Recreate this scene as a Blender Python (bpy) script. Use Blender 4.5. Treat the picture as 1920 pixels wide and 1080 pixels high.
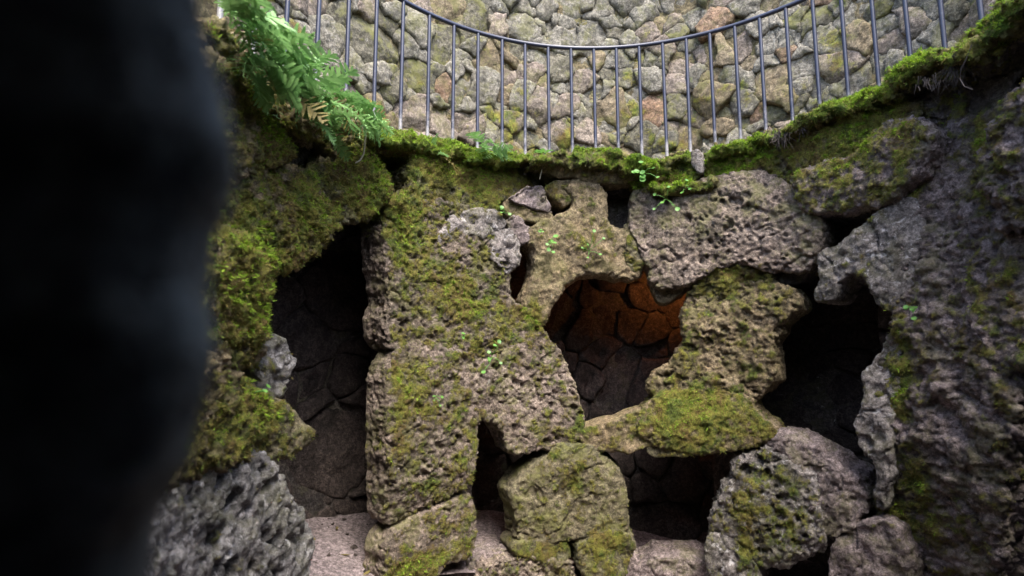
import bpy, math, random
import numpy as np
from mathutils import Vector

# ------------------------------------------------------------------ camera, sky, sun, exposure
sc = bpy.context.scene
for _o in list(bpy.data.objects):
    bpy.data.objects.remove(_o)
COL = sc.collection
EYE = 1.66                       # eye height above the gallery floor
FPX = 1000.0                     # focal length in pixels of the 1920 wide photograph
PITCH = math.atan(120.0 / FPX)
cam_d = bpy.data.cameras.new('camera')
cam = bpy.data.objects.new('camera', cam_d)
COL.objects.link(cam)
cam.location = (0, 0, EYE)
cam.rotation_euler = (math.pi / 2 + PITCH, 0, 0)
cam_d.sensor_width = 36.0
cam_d.lens = 36.0 * FPX / 1920.0
cam_d.clip_start = 0.02
cam_d.clip_end = 200.0
cam_d.dof.use_dof = True
cam_d.dof.focus_distance = 4.2
cam_d.dof.aperture_fstop = 1.45
sc.camera = cam

SUN_EL, SUN_AZ = math.radians(58), math.radians(162)    # azimuth clockwise from +Y
world = bpy.data.worlds.new('World')
sc.world = world
world.use_nodes = True
_nt = world.node_tree
_sky = _nt.nodes.new('ShaderNodeTexSky')
_sky.sky_type = 'NISHITA'
_sky.sun_disc = False
_sky.sun_elevation = SUN_EL
_sky.sun_rotation = SUN_AZ
_sky.air_density = 1.0
_sky.dust_density = 3.0
_sky.ozone_density = 1.0
_bg = _nt.nodes['Background']
_bg.inputs[1].default_value = 0.15
_nt.links.new(_sky.outputs[0], _bg.inputs[0])

sun_d = bpy.data.lights.new('sun', 'SUN')
sun_d.energy = 1.5
sun_d.angle = math.radians(30)
sun_d.color = (1.0, 0.95, 0.86)
sun = bpy.data.objects.new('sun', sun_d)
COL.objects.link(sun)
_sd = Vector((math.sin(SUN_AZ) * math.cos(SUN_EL), math.cos(SUN_AZ) * math.cos(SUN_EL), math.sin(SUN_EL)))
sun.rotation_euler = (-_sd).to_track_quat('-Z', 'Y').to_euler()

sc.view_settings.view_transform = 'Standard'
sc.view_settings.look = 'None'
sc.view_settings.gamma = 1.0
sc.view_settings.use_curve_mapping = False
sc.view_settings.exposure = 2.2
sc.cycles.use_denoising = True
sc.cycles.max_bounces = 6
sc.cycles.diffuse_bounces = 4

# ------------------------------------------------------------------ the well's geometry
CX, CY = 0.67, 2.26              # axis of the well
RW = 1.98                        # inner face of the boulder wall
RRAIL = 2.06
RUP = 2.78                       # face of the rubble wall above the walkway
RGAL = 2.86                      # back wall of the gallery
RIM = 3.16                       # walkway height
TOP = 5.6                        # top of the rubble wall

rng = np.random.default_rng(7)
random.seed(7)


def ray(px, py):
    p = PITCH
    u = (px - 960.0) / FPX
    v = (540.0 - py) / FPX
    return np.array([u, math.cos(p) - v * math.sin(p), math.sin(p) + v * math.cos(p)])


def px_wall(px, py, R):
    """point (theta, z) where the line of sight meets the far side of a cylinder of radius R about the well axis"""
    d = ray(px, py)
    a = d[0] ** 2 + d[1] ** 2
    b = -(d[0] * CX + d[1] * CY)
    c = CX * CX + CY * CY - R * R
    t = (-b + math.sqrt(max(b * b - a * c, 1e-9))) / a
    P = d * t
    return math.atan2(P[0] - CX, P[1] - CY), EYE + P[2]


def on_wall(px, py, R):
    th, z = px_wall(px, py, R)
    return np.array([CX + R * math.sin(th), CY + R * math.cos(th), z])


# ------------------------------------------------------------------ numpy noise
def _hash(ix, iy, iz, seed):
    h = (ix.astype(np.uint32) * np.uint32(374761393) + iy.astype(np.uint32) * np.uint32(668265263)
         + iz.astype(np.uint32) * np.uint32(2147483647) + np.uint32((seed * 974634777) & 0xffffffff))
    h = (h ^ (h >> np.uint32(13))) * np.uint32(1274126177)
    h = (h ^ (h >> np.uint32(16))) * np.uint32(2246822519)
    return h ^ (h >> np.uint32(15))


def vnoise(P, seed=0):
    """gradient noise in about -1..1 for an (N,3) array"""
    i = np.floor(P).astype(np.int64)
    f = (P - i).astype(np.float32)
    u = f * f * f * (f * (f * 6 - 15) + 10)
    out = 0
    for dx in (0, 1):
        wx = u[:, 0] if dx else 1 - u[:, 0]
        for dy in (0, 1):
            wy = u[:, 1] if dy else 1 - u[:, 1]
            for dz in (0, 1):
                wz = u[:, 2] if dz else 1 - u[:, 2]
                h = _hash(i[:, 0] + dx, i[:, 1] + dy, i[:, 2] + dz, seed)
                gx = (h & np.uint32(1023)).astype(np.float32) / 511.5 - 1
                gy = ((h >> np.uint32(10)) & np.uint32(1023)).astype(np.float32) / 511.5 - 1
                gz = ((h >> np.uint32(20)) & np.uint32(1023)).astype(np.float32) / 511.5 - 1
                out = out + wx * wy * wz * (gx * (f[:, 0] - dx) + gy * (f[:, 1] - dy) + gz * (f[:, 2] - dz))
    return out * 1.3


def fbm(P, scale, octaves=4, seed=0, gain=0.5):
    s = 0
    a = 1.0
    Q = P * scale
    for o in range(octaves):
        s = s + a * vnoise(Q, seed + o * 17)
        Q = Q * 2.03
        a *= gain
    return s


def cells(P, scale, seed=0):
    """distance to the nearest feature point and that point's random number"""
    Q = P * scale
    i = np.floor(Q).astype(np.int64)
    f = (Q - i).astype(np.float32)
    best = np.full(len(P), 9.0, np.float32)
    rnd = np.zeros(len(P), np.float32)
    for dx in (-1, 0, 1):
        for dy in (-1, 0, 1):
            for dz in (-1, 0, 1):
                h = _hash(i[:, 0] + dx, i[:, 1] + dy, i[:, 2] + dz, seed)
                ox = dx + (h & np.uint32(1023)).astype(np.float32) / 1023 - f[:, 0]
                oy = dy + ((h >> np.uint32(10)) & np.uint32(1023)).astype(np.float32) / 1023 - f[:, 1]
                oz = dz + ((h >> np.uint32(20)) & np.uint32(1023)).astype(np.float32) / 1023 - f[:, 2]
                d = ox * ox + oy * oy + oz * oz
                m = d < best
                best = np.where(m, d, best)
                rnd = np.where(m, ((h >> np.uint32(5)) & np.uint32(255)).astype(np.float32) / 255, rnd)
    return np.sqrt(best), rnd


def sstep(a, b, x):
    t = np.clip((x - a) / (b - a), 0, 1)
    return t * t * (3 - 2 * t)


# ------------------------------------------------------------------ meshing
def surface_nets(F, origin, h):
    """quads on the zero level of the sampled field F (negative inside)"""
    nx, ny, nz = F.shape
    ins = F < 0
    cnt = np.zeros((nx - 1, ny - 1, nz - 1), np.int8)
    for a in (0, 1):
        for b in (0, 1):
            for c in (0, 1):
                cnt += ins[a:nx - 1 + a, b:ny - 1 + b, c:nz - 1 + c]
    act = np.argwhere((cnt > 0) & (cnt < 8))
    idx = np.full((nx - 1, ny - 1, nz - 1), -1, np.int32)
    idx[act[:, 0], act[:, 1], act[:, 2]] = np.arange(len(act))
    corner = {}
    for a in (0, 1):
        for b in (0, 1):
            for c in (0, 1):
                corner[(a, b, c)] = F[act[:, 0] + a, act[:, 1] + b, act[:, 2] + c]
    acc = np.zeros((len(act), 3), np.float32)
    num = np.zeros(len(act), np.float32)
    ks = list(corner)
    for p in ks:
        for q in ks:
            if sum(abs(p[k] - q[k]) for k in range(3)) == 1 and p < q:
                fa, fb = corner[p], corner[q]
                m = (fa < 0) != (fb < 0)
                t = np.where(m, fa / np.where(np.abs(fa - fb) < 1e-9, 1e-9, fa - fb), 0)
                pos = np.array(p, np.float32) + t[:, None] * (np.array(q, np.float32) - np.array(p, np.float32))
                acc += np.where(m[:, None], pos, 0)
                num += m
    V = (act + acc / num[:, None]) * h + origin
    quads = []
    for ax in range(3):
        s0 = [slice(1, -1)] * 3
        s1 = [slice(1, -1)] * 3
        s0[ax] = slice(0, -1)
        s1[ax] = slice(1, None)
        A, B = ins[tuple(s0)], ins[tuple(s1)]
        for flip, M in ((False, A & ~B), (True, ~A & B)):
            e = np.argwhere(M)
            if not len(e):
                continue
            e = e + np.array([0 if k == ax else 1 for k in range(3)])
            b, c = (ax + 1) % 3, (ax + 2) % 3
            eb = np.zeros(3, int); eb[b] = 1
            ec = np.zeros(3, int); ec[c] = 1
            q = [e - eb - ec, e - ec, e, e - eb]
            q = np.stack([idx[k[:, 0], k[:, 1], k[:, 2]] for k in q], 1)
            if flip:
                q = q[:, ::-1]
            quads.append(q)
    return V.astype(np.float32), np.concatenate(quads)


def normals_of(V, Q):
    n = np.cross(V[Q[:, 2]] - V[Q[:, 0]], V[Q[:, 3]] - V[Q[:, 1]])
    N = np.zeros_like(V)
    for k in range(4):
        for c in range(3):
            N[:, c] += np.bincount(Q[:, k], n[:, c], len(V))
    return N / np.maximum(np.linalg.norm(N, axis=1), 1e-9)[:, None]


def mesh_from(name, V, F, mat, parent=None, origin=None, attrs=None, smooth=True):
    """one mesh object from numpy arrays (F: (n,3) or (n,4)); vertices are world coordinates"""
    V = np.asarray(V, np.float32)
    F = np.asarray(F, np.int32)
    if origin is None:
        origin = np.array([*(V[:, :2].min(0) + V[:, :2].max(0)) / 2, V[:, 2].min()])
    origin = np.asarray(origin, np.float32)
    me = bpy.data.meshes.new(name)
    me.vertices.add(len(V))
    me.vertices.foreach_set('co', (V - origin).ravel())
    k = F.shape[1]
    me.loops.add(F.size)
    me.loops.foreach_set('vertex_index', F.ravel())
    me.polygons.add(len(F))
    me.polygons.foreach_set('loop_start', np.arange(0, F.size, k, dtype=np.int32))
    me.polygons.foreach_set('use_smooth', np.full(len(F), smooth))
    if attrs:
        for an, av in attrs.items():
            at = me.attributes.new(an, 'FLOAT', 'POINT')
            at.data.foreach_set('value', np.asarray(av, np.float32))
    me.update(calc_edges=True)
    me.validate()
    me.materials.append(mat)
    o = bpy.data.objects.new(name, me)
    COL.objects.link(o)
    if parent is not None:
        o.parent = parent
        o.location = Vector(origin.tolist()) - parent.location_abs if hasattr(parent, 'location_abs') else Vector(origin.tolist()) - world_loc(parent)
    else:
        o.location = origin.tolist()
    return o


def world_loc(o):
    v = Vector((0, 0, 0))
    while o is not None:
        v += o.location
        o = o.parent
    return v


def tag(o, label, cat, group=None, kind=None):
    o['label'] = label
    o['category'] = cat
    if group:
        o['group'] = group
    if kind:
        o['kind'] = kind
    return o


def structure(o):
    o['kind'] = 'structure'
    return o


def thing(name, label, cat, loc, group=None):
    o = bpy.data.objects.new(name, None)
    o.empty_display_size = 0.1
    COL.objects.link(o)
    o.location = [float(c) for c in loc]
    return tag(o, label, cat, group)


# ------------------------------------------------------------------ materials
def new_mat(name):
    m = bpy.data.materials.new(name)
    m.use_nodes = True
    nt = m.node_tree
    return m, nt, nt.nodes['Principled BSDF']


def n_noise(nt, pos, scale, detail=4, rough=0.55, dist=0.0):
    n = nt.nodes.new('ShaderNodeTexNoise')
    n.inputs['Scale'].default_value = scale
    n.inputs['Detail'].default_value = detail
    n.inputs['Roughness'].default_value = rough
    n.inputs['Distortion'].default_value = dist
    nt.links.new(pos, n.inputs['Vector'])
    return n.outputs['Fac']


def n_ramp(nt, fac, stops, mode='LINEAR'):
    r = nt.nodes.new('ShaderNodeValToRGB')
    cr = r.color_ramp
    cr.interpolation = mode
    while len(cr.elements) < len(stops):
        cr.elements.new(0.5)
    for e, (p, c) in zip(cr.elements, stops):
        e.position = p
        e.color = (*c, 1) if len(c) == 3 else c
    nt.links.new(fac, r.inputs[0])
    return r.outputs[0]


def n_mix(nt, fac, a, b, mode='MIX'):
    m = nt.nodes.new('ShaderNodeMix')
    m.data_type = 'RGBA'
    m.blend_type = mode
    for k, v in ((0, fac), (6, a), (7, b)):
        if isinstance(v, (int, float)):
            m.inputs[k].default_value = v
        elif isinstance(v, tuple):
            m.inputs[k].default_value = (*v, 1)
        else:
            nt.links.new(v, m.inputs[k])
    return m.outputs[2]


def n_math(nt, op, a, b=None, clamp=False):
    m = nt.nodes.new('ShaderNodeMath')
    m.operation = op
    m.use_clamp = clamp
    for k, v in ((0, a), (1, b)):
        if v is None:
            continue
        if isinstance(v, (int, float)):
            m.inputs[k].default_value = v
        else:
            nt.links.new(v, m.inputs[k])
    return m.outputs[0]


def n_map(nt, v, a, b, c=0.0, d=1.0):
    m = nt.nodes.new('ShaderNodeMapRange')
    m.interpolation_type = 'SMOOTHSTEP'
    nt.links.new(v, m.inputs[0])
    m.inputs[1].default_value = a
    m.inputs[2].default_value = b
    m.inputs[3].default_value = c
    m.inputs[4].default_value = d
    return m.outputs[0]


def rock_mat(name, c1, c2, c3, lichen=(0.42, 0.40, 0.36), lich=0.63, green=(0.12, 0.165, 0.022),
             yellow=(0.27, 0.26, 0.04), brown=(0.18, 0.125, 0.035), mossy=True, bump=1.0, seed=0.0, algae=0.25, rough=0.86):
    m, nt, bs = new_mat(name)
    geo = nt.nodes.new('ShaderNodeNewGeometry')
    add = nt.nodes.new('ShaderNodeVectorMath')
    add.operation = 'ADD'
    add.inputs[1].default_value = (seed, seed * 1.7, seed * 0.6)
    nt.links.new(geo.outputs['Position'], add.inputs[0])
    pos = add.outputs[0]
    big = n_noise(nt, pos, 2.2, 5, 0.6, 0.4)
    mid = n_noise(nt, pos, 9.0, 6, 0.65)
    fine = n_noise(nt, pos, 34.0, 5, 0.75)
    grain = n_noise(nt, pos, 90.0, 4, 0.8)
    col = n_ramp(nt, big, [(0.36, c1), (0.52, c2), (0.66, c3)])
    col = n_mix(nt, n_map(nt, mid, 0.42, 0.66, 0.0, 0.65), col, c3)
    col = n_mix(nt, n_map(nt, fine, 0.40, 0.64, 0.0, 1.0), n_mix(nt, 1.0, col, (0.62, 0.60, 0.58), 'MULTIPLY'), n_mix(nt, 1.0, col, (1.55, 1.5, 1.45), 'MULTIPLY'))
    col = n_mix(nt, n_map(nt, grain, 0.40, 0.58, 0.75, 0.0), col, n_mix(nt, 1.0, col, (0.38, 0.36, 0.35), 'MULTIPLY'))
    col = n_mix(nt, n_map(nt, grain, 0.58, 0.72, 0.0, 0.6), col, n_mix(nt, 1.0, col, (1.7, 1.65, 1.6), 'MULTIPLY'))
    lf = n_noise(nt, pos, 14.0, 7, 0.75, 0.6)
    col = n_mix(nt, n_map(nt, lf, lich, lich + 0.07, 0.0, 0.85), col, lichen)
    # green algae film
    af = n_noise(nt, pos, 5.0, 7, 0.75, 0.3)
    col = n_mix(nt, n_map(nt, af, 0.47, 0.62, 0.0, algae), col, (0.155, 0.155, 0.05))
    st = nt.nodes.new('ShaderNodeVectorMath')
    st.operation = 'MULTIPLY'
    st.inputs[1].default_value = (7.0, 7.0, 1.1)
    nt.links.new(pos, st.inputs[0])
    sf = n_noise(nt, st.outputs[0], 1.0, 6, 0.68, 0.5)
    col = n_mix(nt, n_map(nt, sf, 0.52, 0.68, 0.0, 0.6), col, n_mix(nt, 1.0, col, (0.42, 0.40, 0.36), 'MULTIPLY'))
    h = n_math(nt, 'ADD', n_math(nt, 'MULTIPLY', fine, 1.0), n_math(nt, 'MULTIPLY', grain, 0.35))
    if mossy:
        at = nt.nodes.new('ShaderNodeAttribute')
        at.attribute_name = 'moss'
        mf = n_math(nt, 'ADD', at.outputs['Fac'], n_math(nt, 'MULTIPLY', n_math(nt, 'SUBTRACT', fine, 0.5), 1.1))
        mf = n_math(nt, 'ADD', mf, n_math(nt, 'MULTIPLY', n_math(nt, 'SUBTRACT', grain, 0.5), 0.6))
        mm = n_map(nt, mf, 0.30, 0.80, 0.0, 0.92)
        hue = n_noise(nt, pos, 5.5, 6, 0.7, 0.5)
        mc = n_ramp(nt, hue, [(0.28, tuple(0.6 * g for g in green)), (0.40, green), (0.50, yellow), (0.62, brown)])
        mc = n_mix(nt, n_map(nt, grain, 0.38, 0.60, 0.8, 0.0), mc, n_mix(nt, 1.0, mc, (0.35, 0.36, 0.3), 'MULTIPLY'))
        col = n_mix(nt, mm, col, mc)
        h = n_math(nt, 'ADD', h, n_math(nt, 'MULTIPLY', mm, n_math(nt, 'MULTIPLY', grain, 1.6)))
    nt.links.new(col, bs.inputs['Base Color'])
    bs.inputs['Roughness'].default_value = rough
    bs.inputs['Specular IOR Level'].default_value = 0.3
    b = nt.nodes.new('ShaderNodeBump')
    b.inputs['Strength'].default_value = 0.9 * bump
    b.inputs['Distance'].default_value = 0.024
    nt.links.new(h, b.inputs['Height'])
    nt.links.new(b.outputs[0], bs.inputs['Normal'])
    return m


M = {}
M['pink'] = rock_mat('pitted_pink_stone', (0.14, 0.12, 0.095), (0.225, 0.182, 0.155), (0.28, 0.235, 0.205), seed=1, algae=0.55)
M['tan'] = rock_mat('tan_stone', (0.15, 0.13, 0.075), (0.23, 0.18, 0.11), (0.29, 0.235, 0.16), seed=2, algae=0.4)
M['grey'] = rock_mat('grey_stone', (0.09, 0.088, 0.085), (0.18, 0.168, 0.162), (0.27, 0.25, 0.245), seed=3, lich=0.565, lichen=(0.5, 0.48, 0.48))
M['green'] = rock_mat('algae_green_stone', (0.10, 0.10, 0.06), (0.16, 0.14, 0.09), (0.2, 0.18, 0.12), seed=4, algae=0.75)
M['violet'] = rock_mat('violet_grey_stone', (0.125, 0.107, 0.102), (0.21, 0.174, 0.172), (0.285, 0.24, 0.243), seed=5, algae=0.35)
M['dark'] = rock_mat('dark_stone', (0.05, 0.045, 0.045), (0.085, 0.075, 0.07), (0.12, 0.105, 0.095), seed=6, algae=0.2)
M['jamb'] = rock_mat('wet_teal_grey_stone', (0.07, 0.085, 0.088), (0.13, 0.155, 0.16), (0.19, 0.22, 0.22), seed=17, algae=0.1)
M['wet'] = rock_mat('wet_blue_grey_stone', (0.085, 0.09, 0.098), (0.17, 0.172, 0.18), (0.28, 0.275, 0.285), seed=18, lich=0.56, lichen=(0.48, 0.47, 0.48), algae=0.25, rough=0.42)
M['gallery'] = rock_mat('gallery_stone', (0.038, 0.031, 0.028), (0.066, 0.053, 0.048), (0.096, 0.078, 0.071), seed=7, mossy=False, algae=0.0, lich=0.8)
M['up_a'] = rock_mat('rubble_grey_stone', (0.112, 0.112, 0.097), (0.19, 0.184, 0.16), (0.26, 0.25, 0.22), seed=8, lich=0.6, lichen=(0.31, 0.30, 0.27), algae=0.45, bump=0.7)
M['up_b'] = rock_mat('rubble_pink_stone', (0.13, 0.115, 0.10), (0.215, 0.18, 0.158), (0.265, 0.23, 0.20), seed=9, lich=0.63, lichen=(0.29, 0.265, 0.235), algae=0.35, bump=0.7)
M['up_c'] = rock_mat('rubble_ochre_stone', (0.13, 0.11, 0.07), (0.20, 0.162, 0.105), (0.23, 0.195, 0.14), seed=10, lich=0.64, algae=0.5, bump=0.7)
M['up_d'] = rock_mat('rubble_dark_green_stone', (0.085, 0.085, 0.065), (0.135, 0.13, 0.10), (0.18, 0.17, 0.14), seed=15, lich=0.62, algae=0.8, bump=0.9)
M['up_e'] = rock_mat('rubble_rusty_stone', (0.16, 0.11, 0.075), (0.26, 0.17, 0.115), (0.28, 0.215, 0.165), seed=16, lich=0.63, algae=0.3, bump=0.9)
M['mortar'] = rock_mat('yellow_mortar', (0.11, 0.095, 0.06), (0.18, 0.15, 0.09), (0.27, 0.24, 0.15), seed=11, mossy=False, algae=0.5, bump=1.2)
M['floor'] = rock_mat('packed_earth', (0.175, 0.148, 0.155), (0.225, 0.19, 0.198), (0.27, 0.23, 0.24), seed=12, mossy=False, algae=0.0, lich=0.8, bump=0.4)


def leaf_mat(name, a, b, rough=0.55, trans=0.25):
    m, nt, bs = new_mat(name)
    at = nt.nodes.new('ShaderNodeAttribute')
    at.attribute_name = 'tone'
    geo = nt.nodes.new('ShaderNodeNewGeometry')
    v = n_noise(nt, geo.outputs['Position'], 9.0, 3)
    f = n_math(nt, 'ADD', n_math(nt, 'MULTIPLY', at.outputs['Fac'], 0.7), n_math(nt, 'MULTIPLY', n_math(nt, 'SUBTRACT', v, 0.35), 0.9), True)
    col = n_mix(nt, f, a, b)
    nt.links.new(col, bs.inputs['Base Color'])
    bs.inputs['Roughness'].default_value = rough
    tr = nt.nodes.new('ShaderNodeBsdfTranslucent')
    nt.links.new(col, tr.inputs[0])
    mx = nt.nodes.new('ShaderNodeMixShader')
    mx.inputs[0].default_value = trans
    nt.links.new(bs.outputs[0], mx.inputs[1])
    nt.links.new(tr.outputs[0], mx.inputs[2])
    nt.links.new(mx.outputs[0], nt.nodes['Material Output'].inputs[0])
    return m


M['moss'] = leaf_mat('moss_green', (0.055, 0.085, 0.012), (0.20, 0.27, 0.035), 0.9, 0.3)
M['moss_ochre'] = leaf_mat('moss_ochre', (0.08, 0.065, 0.018), (0.26, 0.21, 0.05), 0.9, 0.3)
M['moss_bright'] = leaf_mat('moss_bright_green', (0.09, 0.17, 0.01), (0.30, 0.45, 0.035), 0.9, 0.35)
M['fern'] = leaf_mat('fern_green', (0.085, 0.21, 0.05), (0.32, 0.52, 0.19), 0.4, 0.3)
M['fern_old'] = leaf_mat('withered_fern', (0.12, 0.10, 0.03), (0.30, 0.24, 0.08), 0.6, 0.3)
M['leaf'] = leaf_mat('young_leaf_green', (0.07, 0.2, 0.03), (0.16, 0.36, 0.07), 0.45, 0.35)
M['stem'] = leaf_mat('plant_stem', (0.16, 0.13, 0.09), (0.26, 0.24, 0.16), 0.7, 0.0)
M['root'] = leaf_mat('hair_root', (0.02, 0.015, 0.013), (0.075, 0.058, 0.052), 0.8, 0.0)


def iron_mat():
    m, nt, bs = new_mat('blue_black_painted_iron')
    geo = nt.nodes.new('ShaderNodeNewGeometry')
    pos = geo.outputs['Position']
    a = n_noise(nt, pos, 30, 5, 0.7)
    col = n_mix(nt, n_map(nt, a, 0.55, 0.7, 0.0, 0.6), (0.014, 0.018, 0.042), (0.05, 0.055, 0.085))
    ru = n_noise(nt, pos, 42, 6, 0.75)
    col = n_mix(nt, n_map(nt, ru, 0.60, 0.70, 0.0, 0.8), col, (0.11, 0.05, 0.028))
    # limescale worn on to the feet of the posts
    sep = nt.nodes.new('ShaderNodeSeparateXYZ')
    nt.links.new(pos, sep.inputs[0])
    w = n_noise(nt, pos, 12, 5, 0.7)
    zf = n_math(nt, 'SUBTRACT', RIM + 0.34, sep.outputs[2])
    zf = n_math(nt, 'ADD', zf, n_math(nt, 'MULTIPLY', n_math(nt, 'SUBTRACT', w, 0.5), 0.7))
    sp = n_noise(nt, pos, 130, 3, 0.7)
    col = n_mix(nt, n_math(nt, 'MULTIPLY', n_map(nt, zf, 0.0, 0.32), n_map(nt, sp, 0.3, 0.6, 0.5, 1.0)), col, (0.34, 0.32, 0.31))
    nt.links.new(col, bs.inputs['Base Color'])
    bs.inputs['Roughness'].default_value = 0.36
    bs.inputs['Specular IOR Level'].default_value = 0.6
    return m


M['iron'] = iron_mat()

# ------------------------------------------------------------------ rocks
def chaikin(P, n=1):
    for _ in range(n):
        Q = np.roll(P, -1, 0)
        P = np.stack([0.78 * P + 0.22 * Q, 0.22 * P + 0.78 * Q], 1).reshape(-1, 2)
    return P


def poly_sdf(S, Z, P):
    """signed distance of the grid points to the polygon P, negative inside"""
    d = np.full(S.shape, 1e9, np.float32)
    ins = np.zeros(S.shape, bool)
    n = len(P)
    for i in range(n):
        ax, ay = P[i]
        bx, by = P[(i + 1) % n]
        ex, ey = bx - ax, by - ay
        L = ex * ex + ey * ey
        if L < 1e-12:
            continue
        t = np.clip(((S - ax) * ex + (Z - ay) * ey) / L, 0, 1)
        d = np.minimum(d, (S - ax - t * ex) ** 2 + (Z - ay - t * ey) ** 2)
        c = ((ay > Z) != (by > Z)) & (S < ex * (Z - ay) / (by - ay + 1e-12) + ax)
        ins ^= c
    d = np.sqrt(d)
    return np.where(ins, -d, d)


def to_world(U, R=RW):
    """unrolled wall coordinates (arc length, height, distance in front of the wall face) to world"""
    th = U[:, 0] / R
    r = R - U[:, 2]
    return np.stack([CX + r * np.sin(th), CY + r * np.cos(th), U[:, 1]], 1).astype(np.float32)


def rock_volume(P, n0, T, rad, bulge=0.0, h=0.0105, warp=0.012, lump=0.02, tilt=0.0, hump=None, seed=0, R=RW, wscale=7.0, facets=None, grow=0.0):
    """closed rock: outline P in the unrolled wall, front n0 before the wall face, thickness T, edges rounded by rad"""
    P = np.asarray(P, np.float32)
    pad = 0.05
    lo = P.min(0) - pad
    hi = P.max(0) + pad
    ns = np.arange(lo[0], hi[0] + h, h, dtype=np.float32)
    nz = np.arange(lo[1], hi[1] + h, h, dtype=np.float32)
    S, Z = np.meshgrid(ns, nz, indexing='ij')
    d2 = poly_sdf(S, Z, P) - grow
    flat = np.stack([S.ravel(), Z.ravel(), np.full(S.size, seed * 3.17)], 1)
    d2 = d2 + warp * fbm(flat, wscale, 3, seed).reshape(S.shape)
    zc = (lo[1] + hi[1]) / 2
    nf = n0 + lump * (fbm(flat, 3.2, 4, seed + 5, 0.55) - 0.7 * np.abs(fbm(flat, 4.6, 3, seed + 6, 0.6))).reshape(S.shape) + tilt * (Z - zc)
    if bulge:
        nf = nf + bulge * (1 - np.exp(np.minimum(d2, 0) / 0.16))
    if facets:
        sc0 = (lo[0] + hi[0]) / 2
        for gs, gz, c in facets:
            nf = np.minimum(nf, n0 + c + gs * (S - sc0) + gz * (Z - zc))
    nb = n0 - T
    ntop = float(nf.max()) + pad
    nn = np.arange(nb - pad, ntop + h, h, dtype=np.float32)
    N = nn[None, None, :]
    a = (d2 + rad)[:, :, None]
    b = np.maximum(N - nf[:, :, None], nb - N) + rad
    F = np.minimum(np.maximum(a, b), 0) + np.sqrt(np.maximum(a, 0) ** 2 + np.maximum(b, 0) ** 2) - rad
    U, Q = surface_nets(F.astype(np.float32), np.array([ns[0], nz[0], nn[0]], np.float32), h)
    return U, Q


def weather(U, N, style, seed):
    """displacement along the normal (metres, + outward) for a weathering style"""
    D = np.zeros(len(U), np.float32)
    W = U + 0.02 * np.stack([vnoise(U * 9, seed + 1), vnoise(U * 9 + 7.3, seed + 2), vnoise(U * 9 + 3.1, seed + 3)], 1)
    rough = style.get('rough', 0.010)
    D += rough * fbm(U, 9.0, 4, seed + 11, 0.6)
    if style.get('pit'):
        W2 = W.copy()
        ang = style.get('ang', 0.6)
        c, s = math.cos(ang), math.sin(ang)
        W2[:, 0], W2[:, 1] = (c * W[:, 0] - s * W[:, 1]) * 0.68, s * W[:, 0] + c * W[:, 1]
        mask = sstep(-0.25, 0.45, fbm(U, 3.0, 3, seed + 40) + style.get('pitb', 0.0))
        for sc_, amp in ((12.0, 0.9), (23.0, 0.75), (40.0, 0.40)):
            d, r = cells(W2, sc_, seed + int(sc_))
            D -= style['pit'] * amp * (1 - sstep(0.12 + 0.16 * r, 0.20 + 0.24 * r, d)) * (0.12 + 0.88 * sstep(0.25, 0.9, r)) * ((0.12 + 0.88 * mask) if sc_ < 30 else 0.7)
        D += 0.26 * style['pit'] * fbm(W2, 22, 3, seed + 12, 0.65)
    cr = style.get('crumb', 0.007)
    if cr:
        D += cr * (1.2 * np.abs(fbm(W, 30, 2, seed + 21, 0.6)) - 0.4) + cr * 0.6 * vnoise(W * 62, seed + 22)
    if style.get('scoop'):
        d, r = cells(W * np.array([1.0, 0.8, 1.0]), style.get('ss', 7.0), seed + 61)
        D -= style['scoop'] * (1 - sstep(0.26, 0.52, d)) * (0.25 + 0.75 * r)
    ck = np.abs(fbm(W, 2.3, 3, seed + 31, 0.5))
    D -= style.get('crack', 0.022) * (1 - sstep(0.0, 0.035, ck))
    if style.get('layer'):
        W3 = W * np.array([0.35, 1.0, 0.35])
        D += style['layer'] * fbm(W3, 26, 3, seed + 71, 0.65)
    if style.get('vert'):
        D += style['vert'] * fbm(W * np.array([1.0, 0.3, 1.0]), 6.5, 3, seed + 75, 0.55)
    if style.get('crust'):
        t = fbm(W, 17, 4, seed + 81, 0.62)
        D += style['crust'] * (np.abs(t) * 1.6 - 0.5)
    return D


MOSS_PATCHES = []        # (arc, z, radius_s, radius_z, strength)


def patch(px, py, rx, ry, k=1.0):
    th, z = px_wall(px, py, RW)
    th2, _ = px_wall(px + rx, py, RW)
    _, z2 = px_wall(px, py - ry, RW)
    MOSS_PATCHES.append((th * RW, z, max(abs(th2 - th) * RW, 0.02), max(abs(z2 - z), 0.02), k))


def moss_field(U, N, bias, up, seed):
    m = bias - 0.06 + up * N[:, 2] + 0.30 * fbm(U, 3.4, 3, 901, 0.6) + 0.55 * fbm(U, 13, 3, 77, 0.65) + 0.30 * fbm(U, 42, 2, 78, 0.6)
    for s, z, rs, rz, k in MOSS_PATCHES:
        q = ((U[:, 0] - s) / rs) ** 2 + ((U[:, 1] - z) / rz) ** 2
        m = m + k * np.exp(-q)
    return m


ROCK_N = [0]
MOSS_SRC = {}            # formation -> list of (verts, normals, moss)


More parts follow.
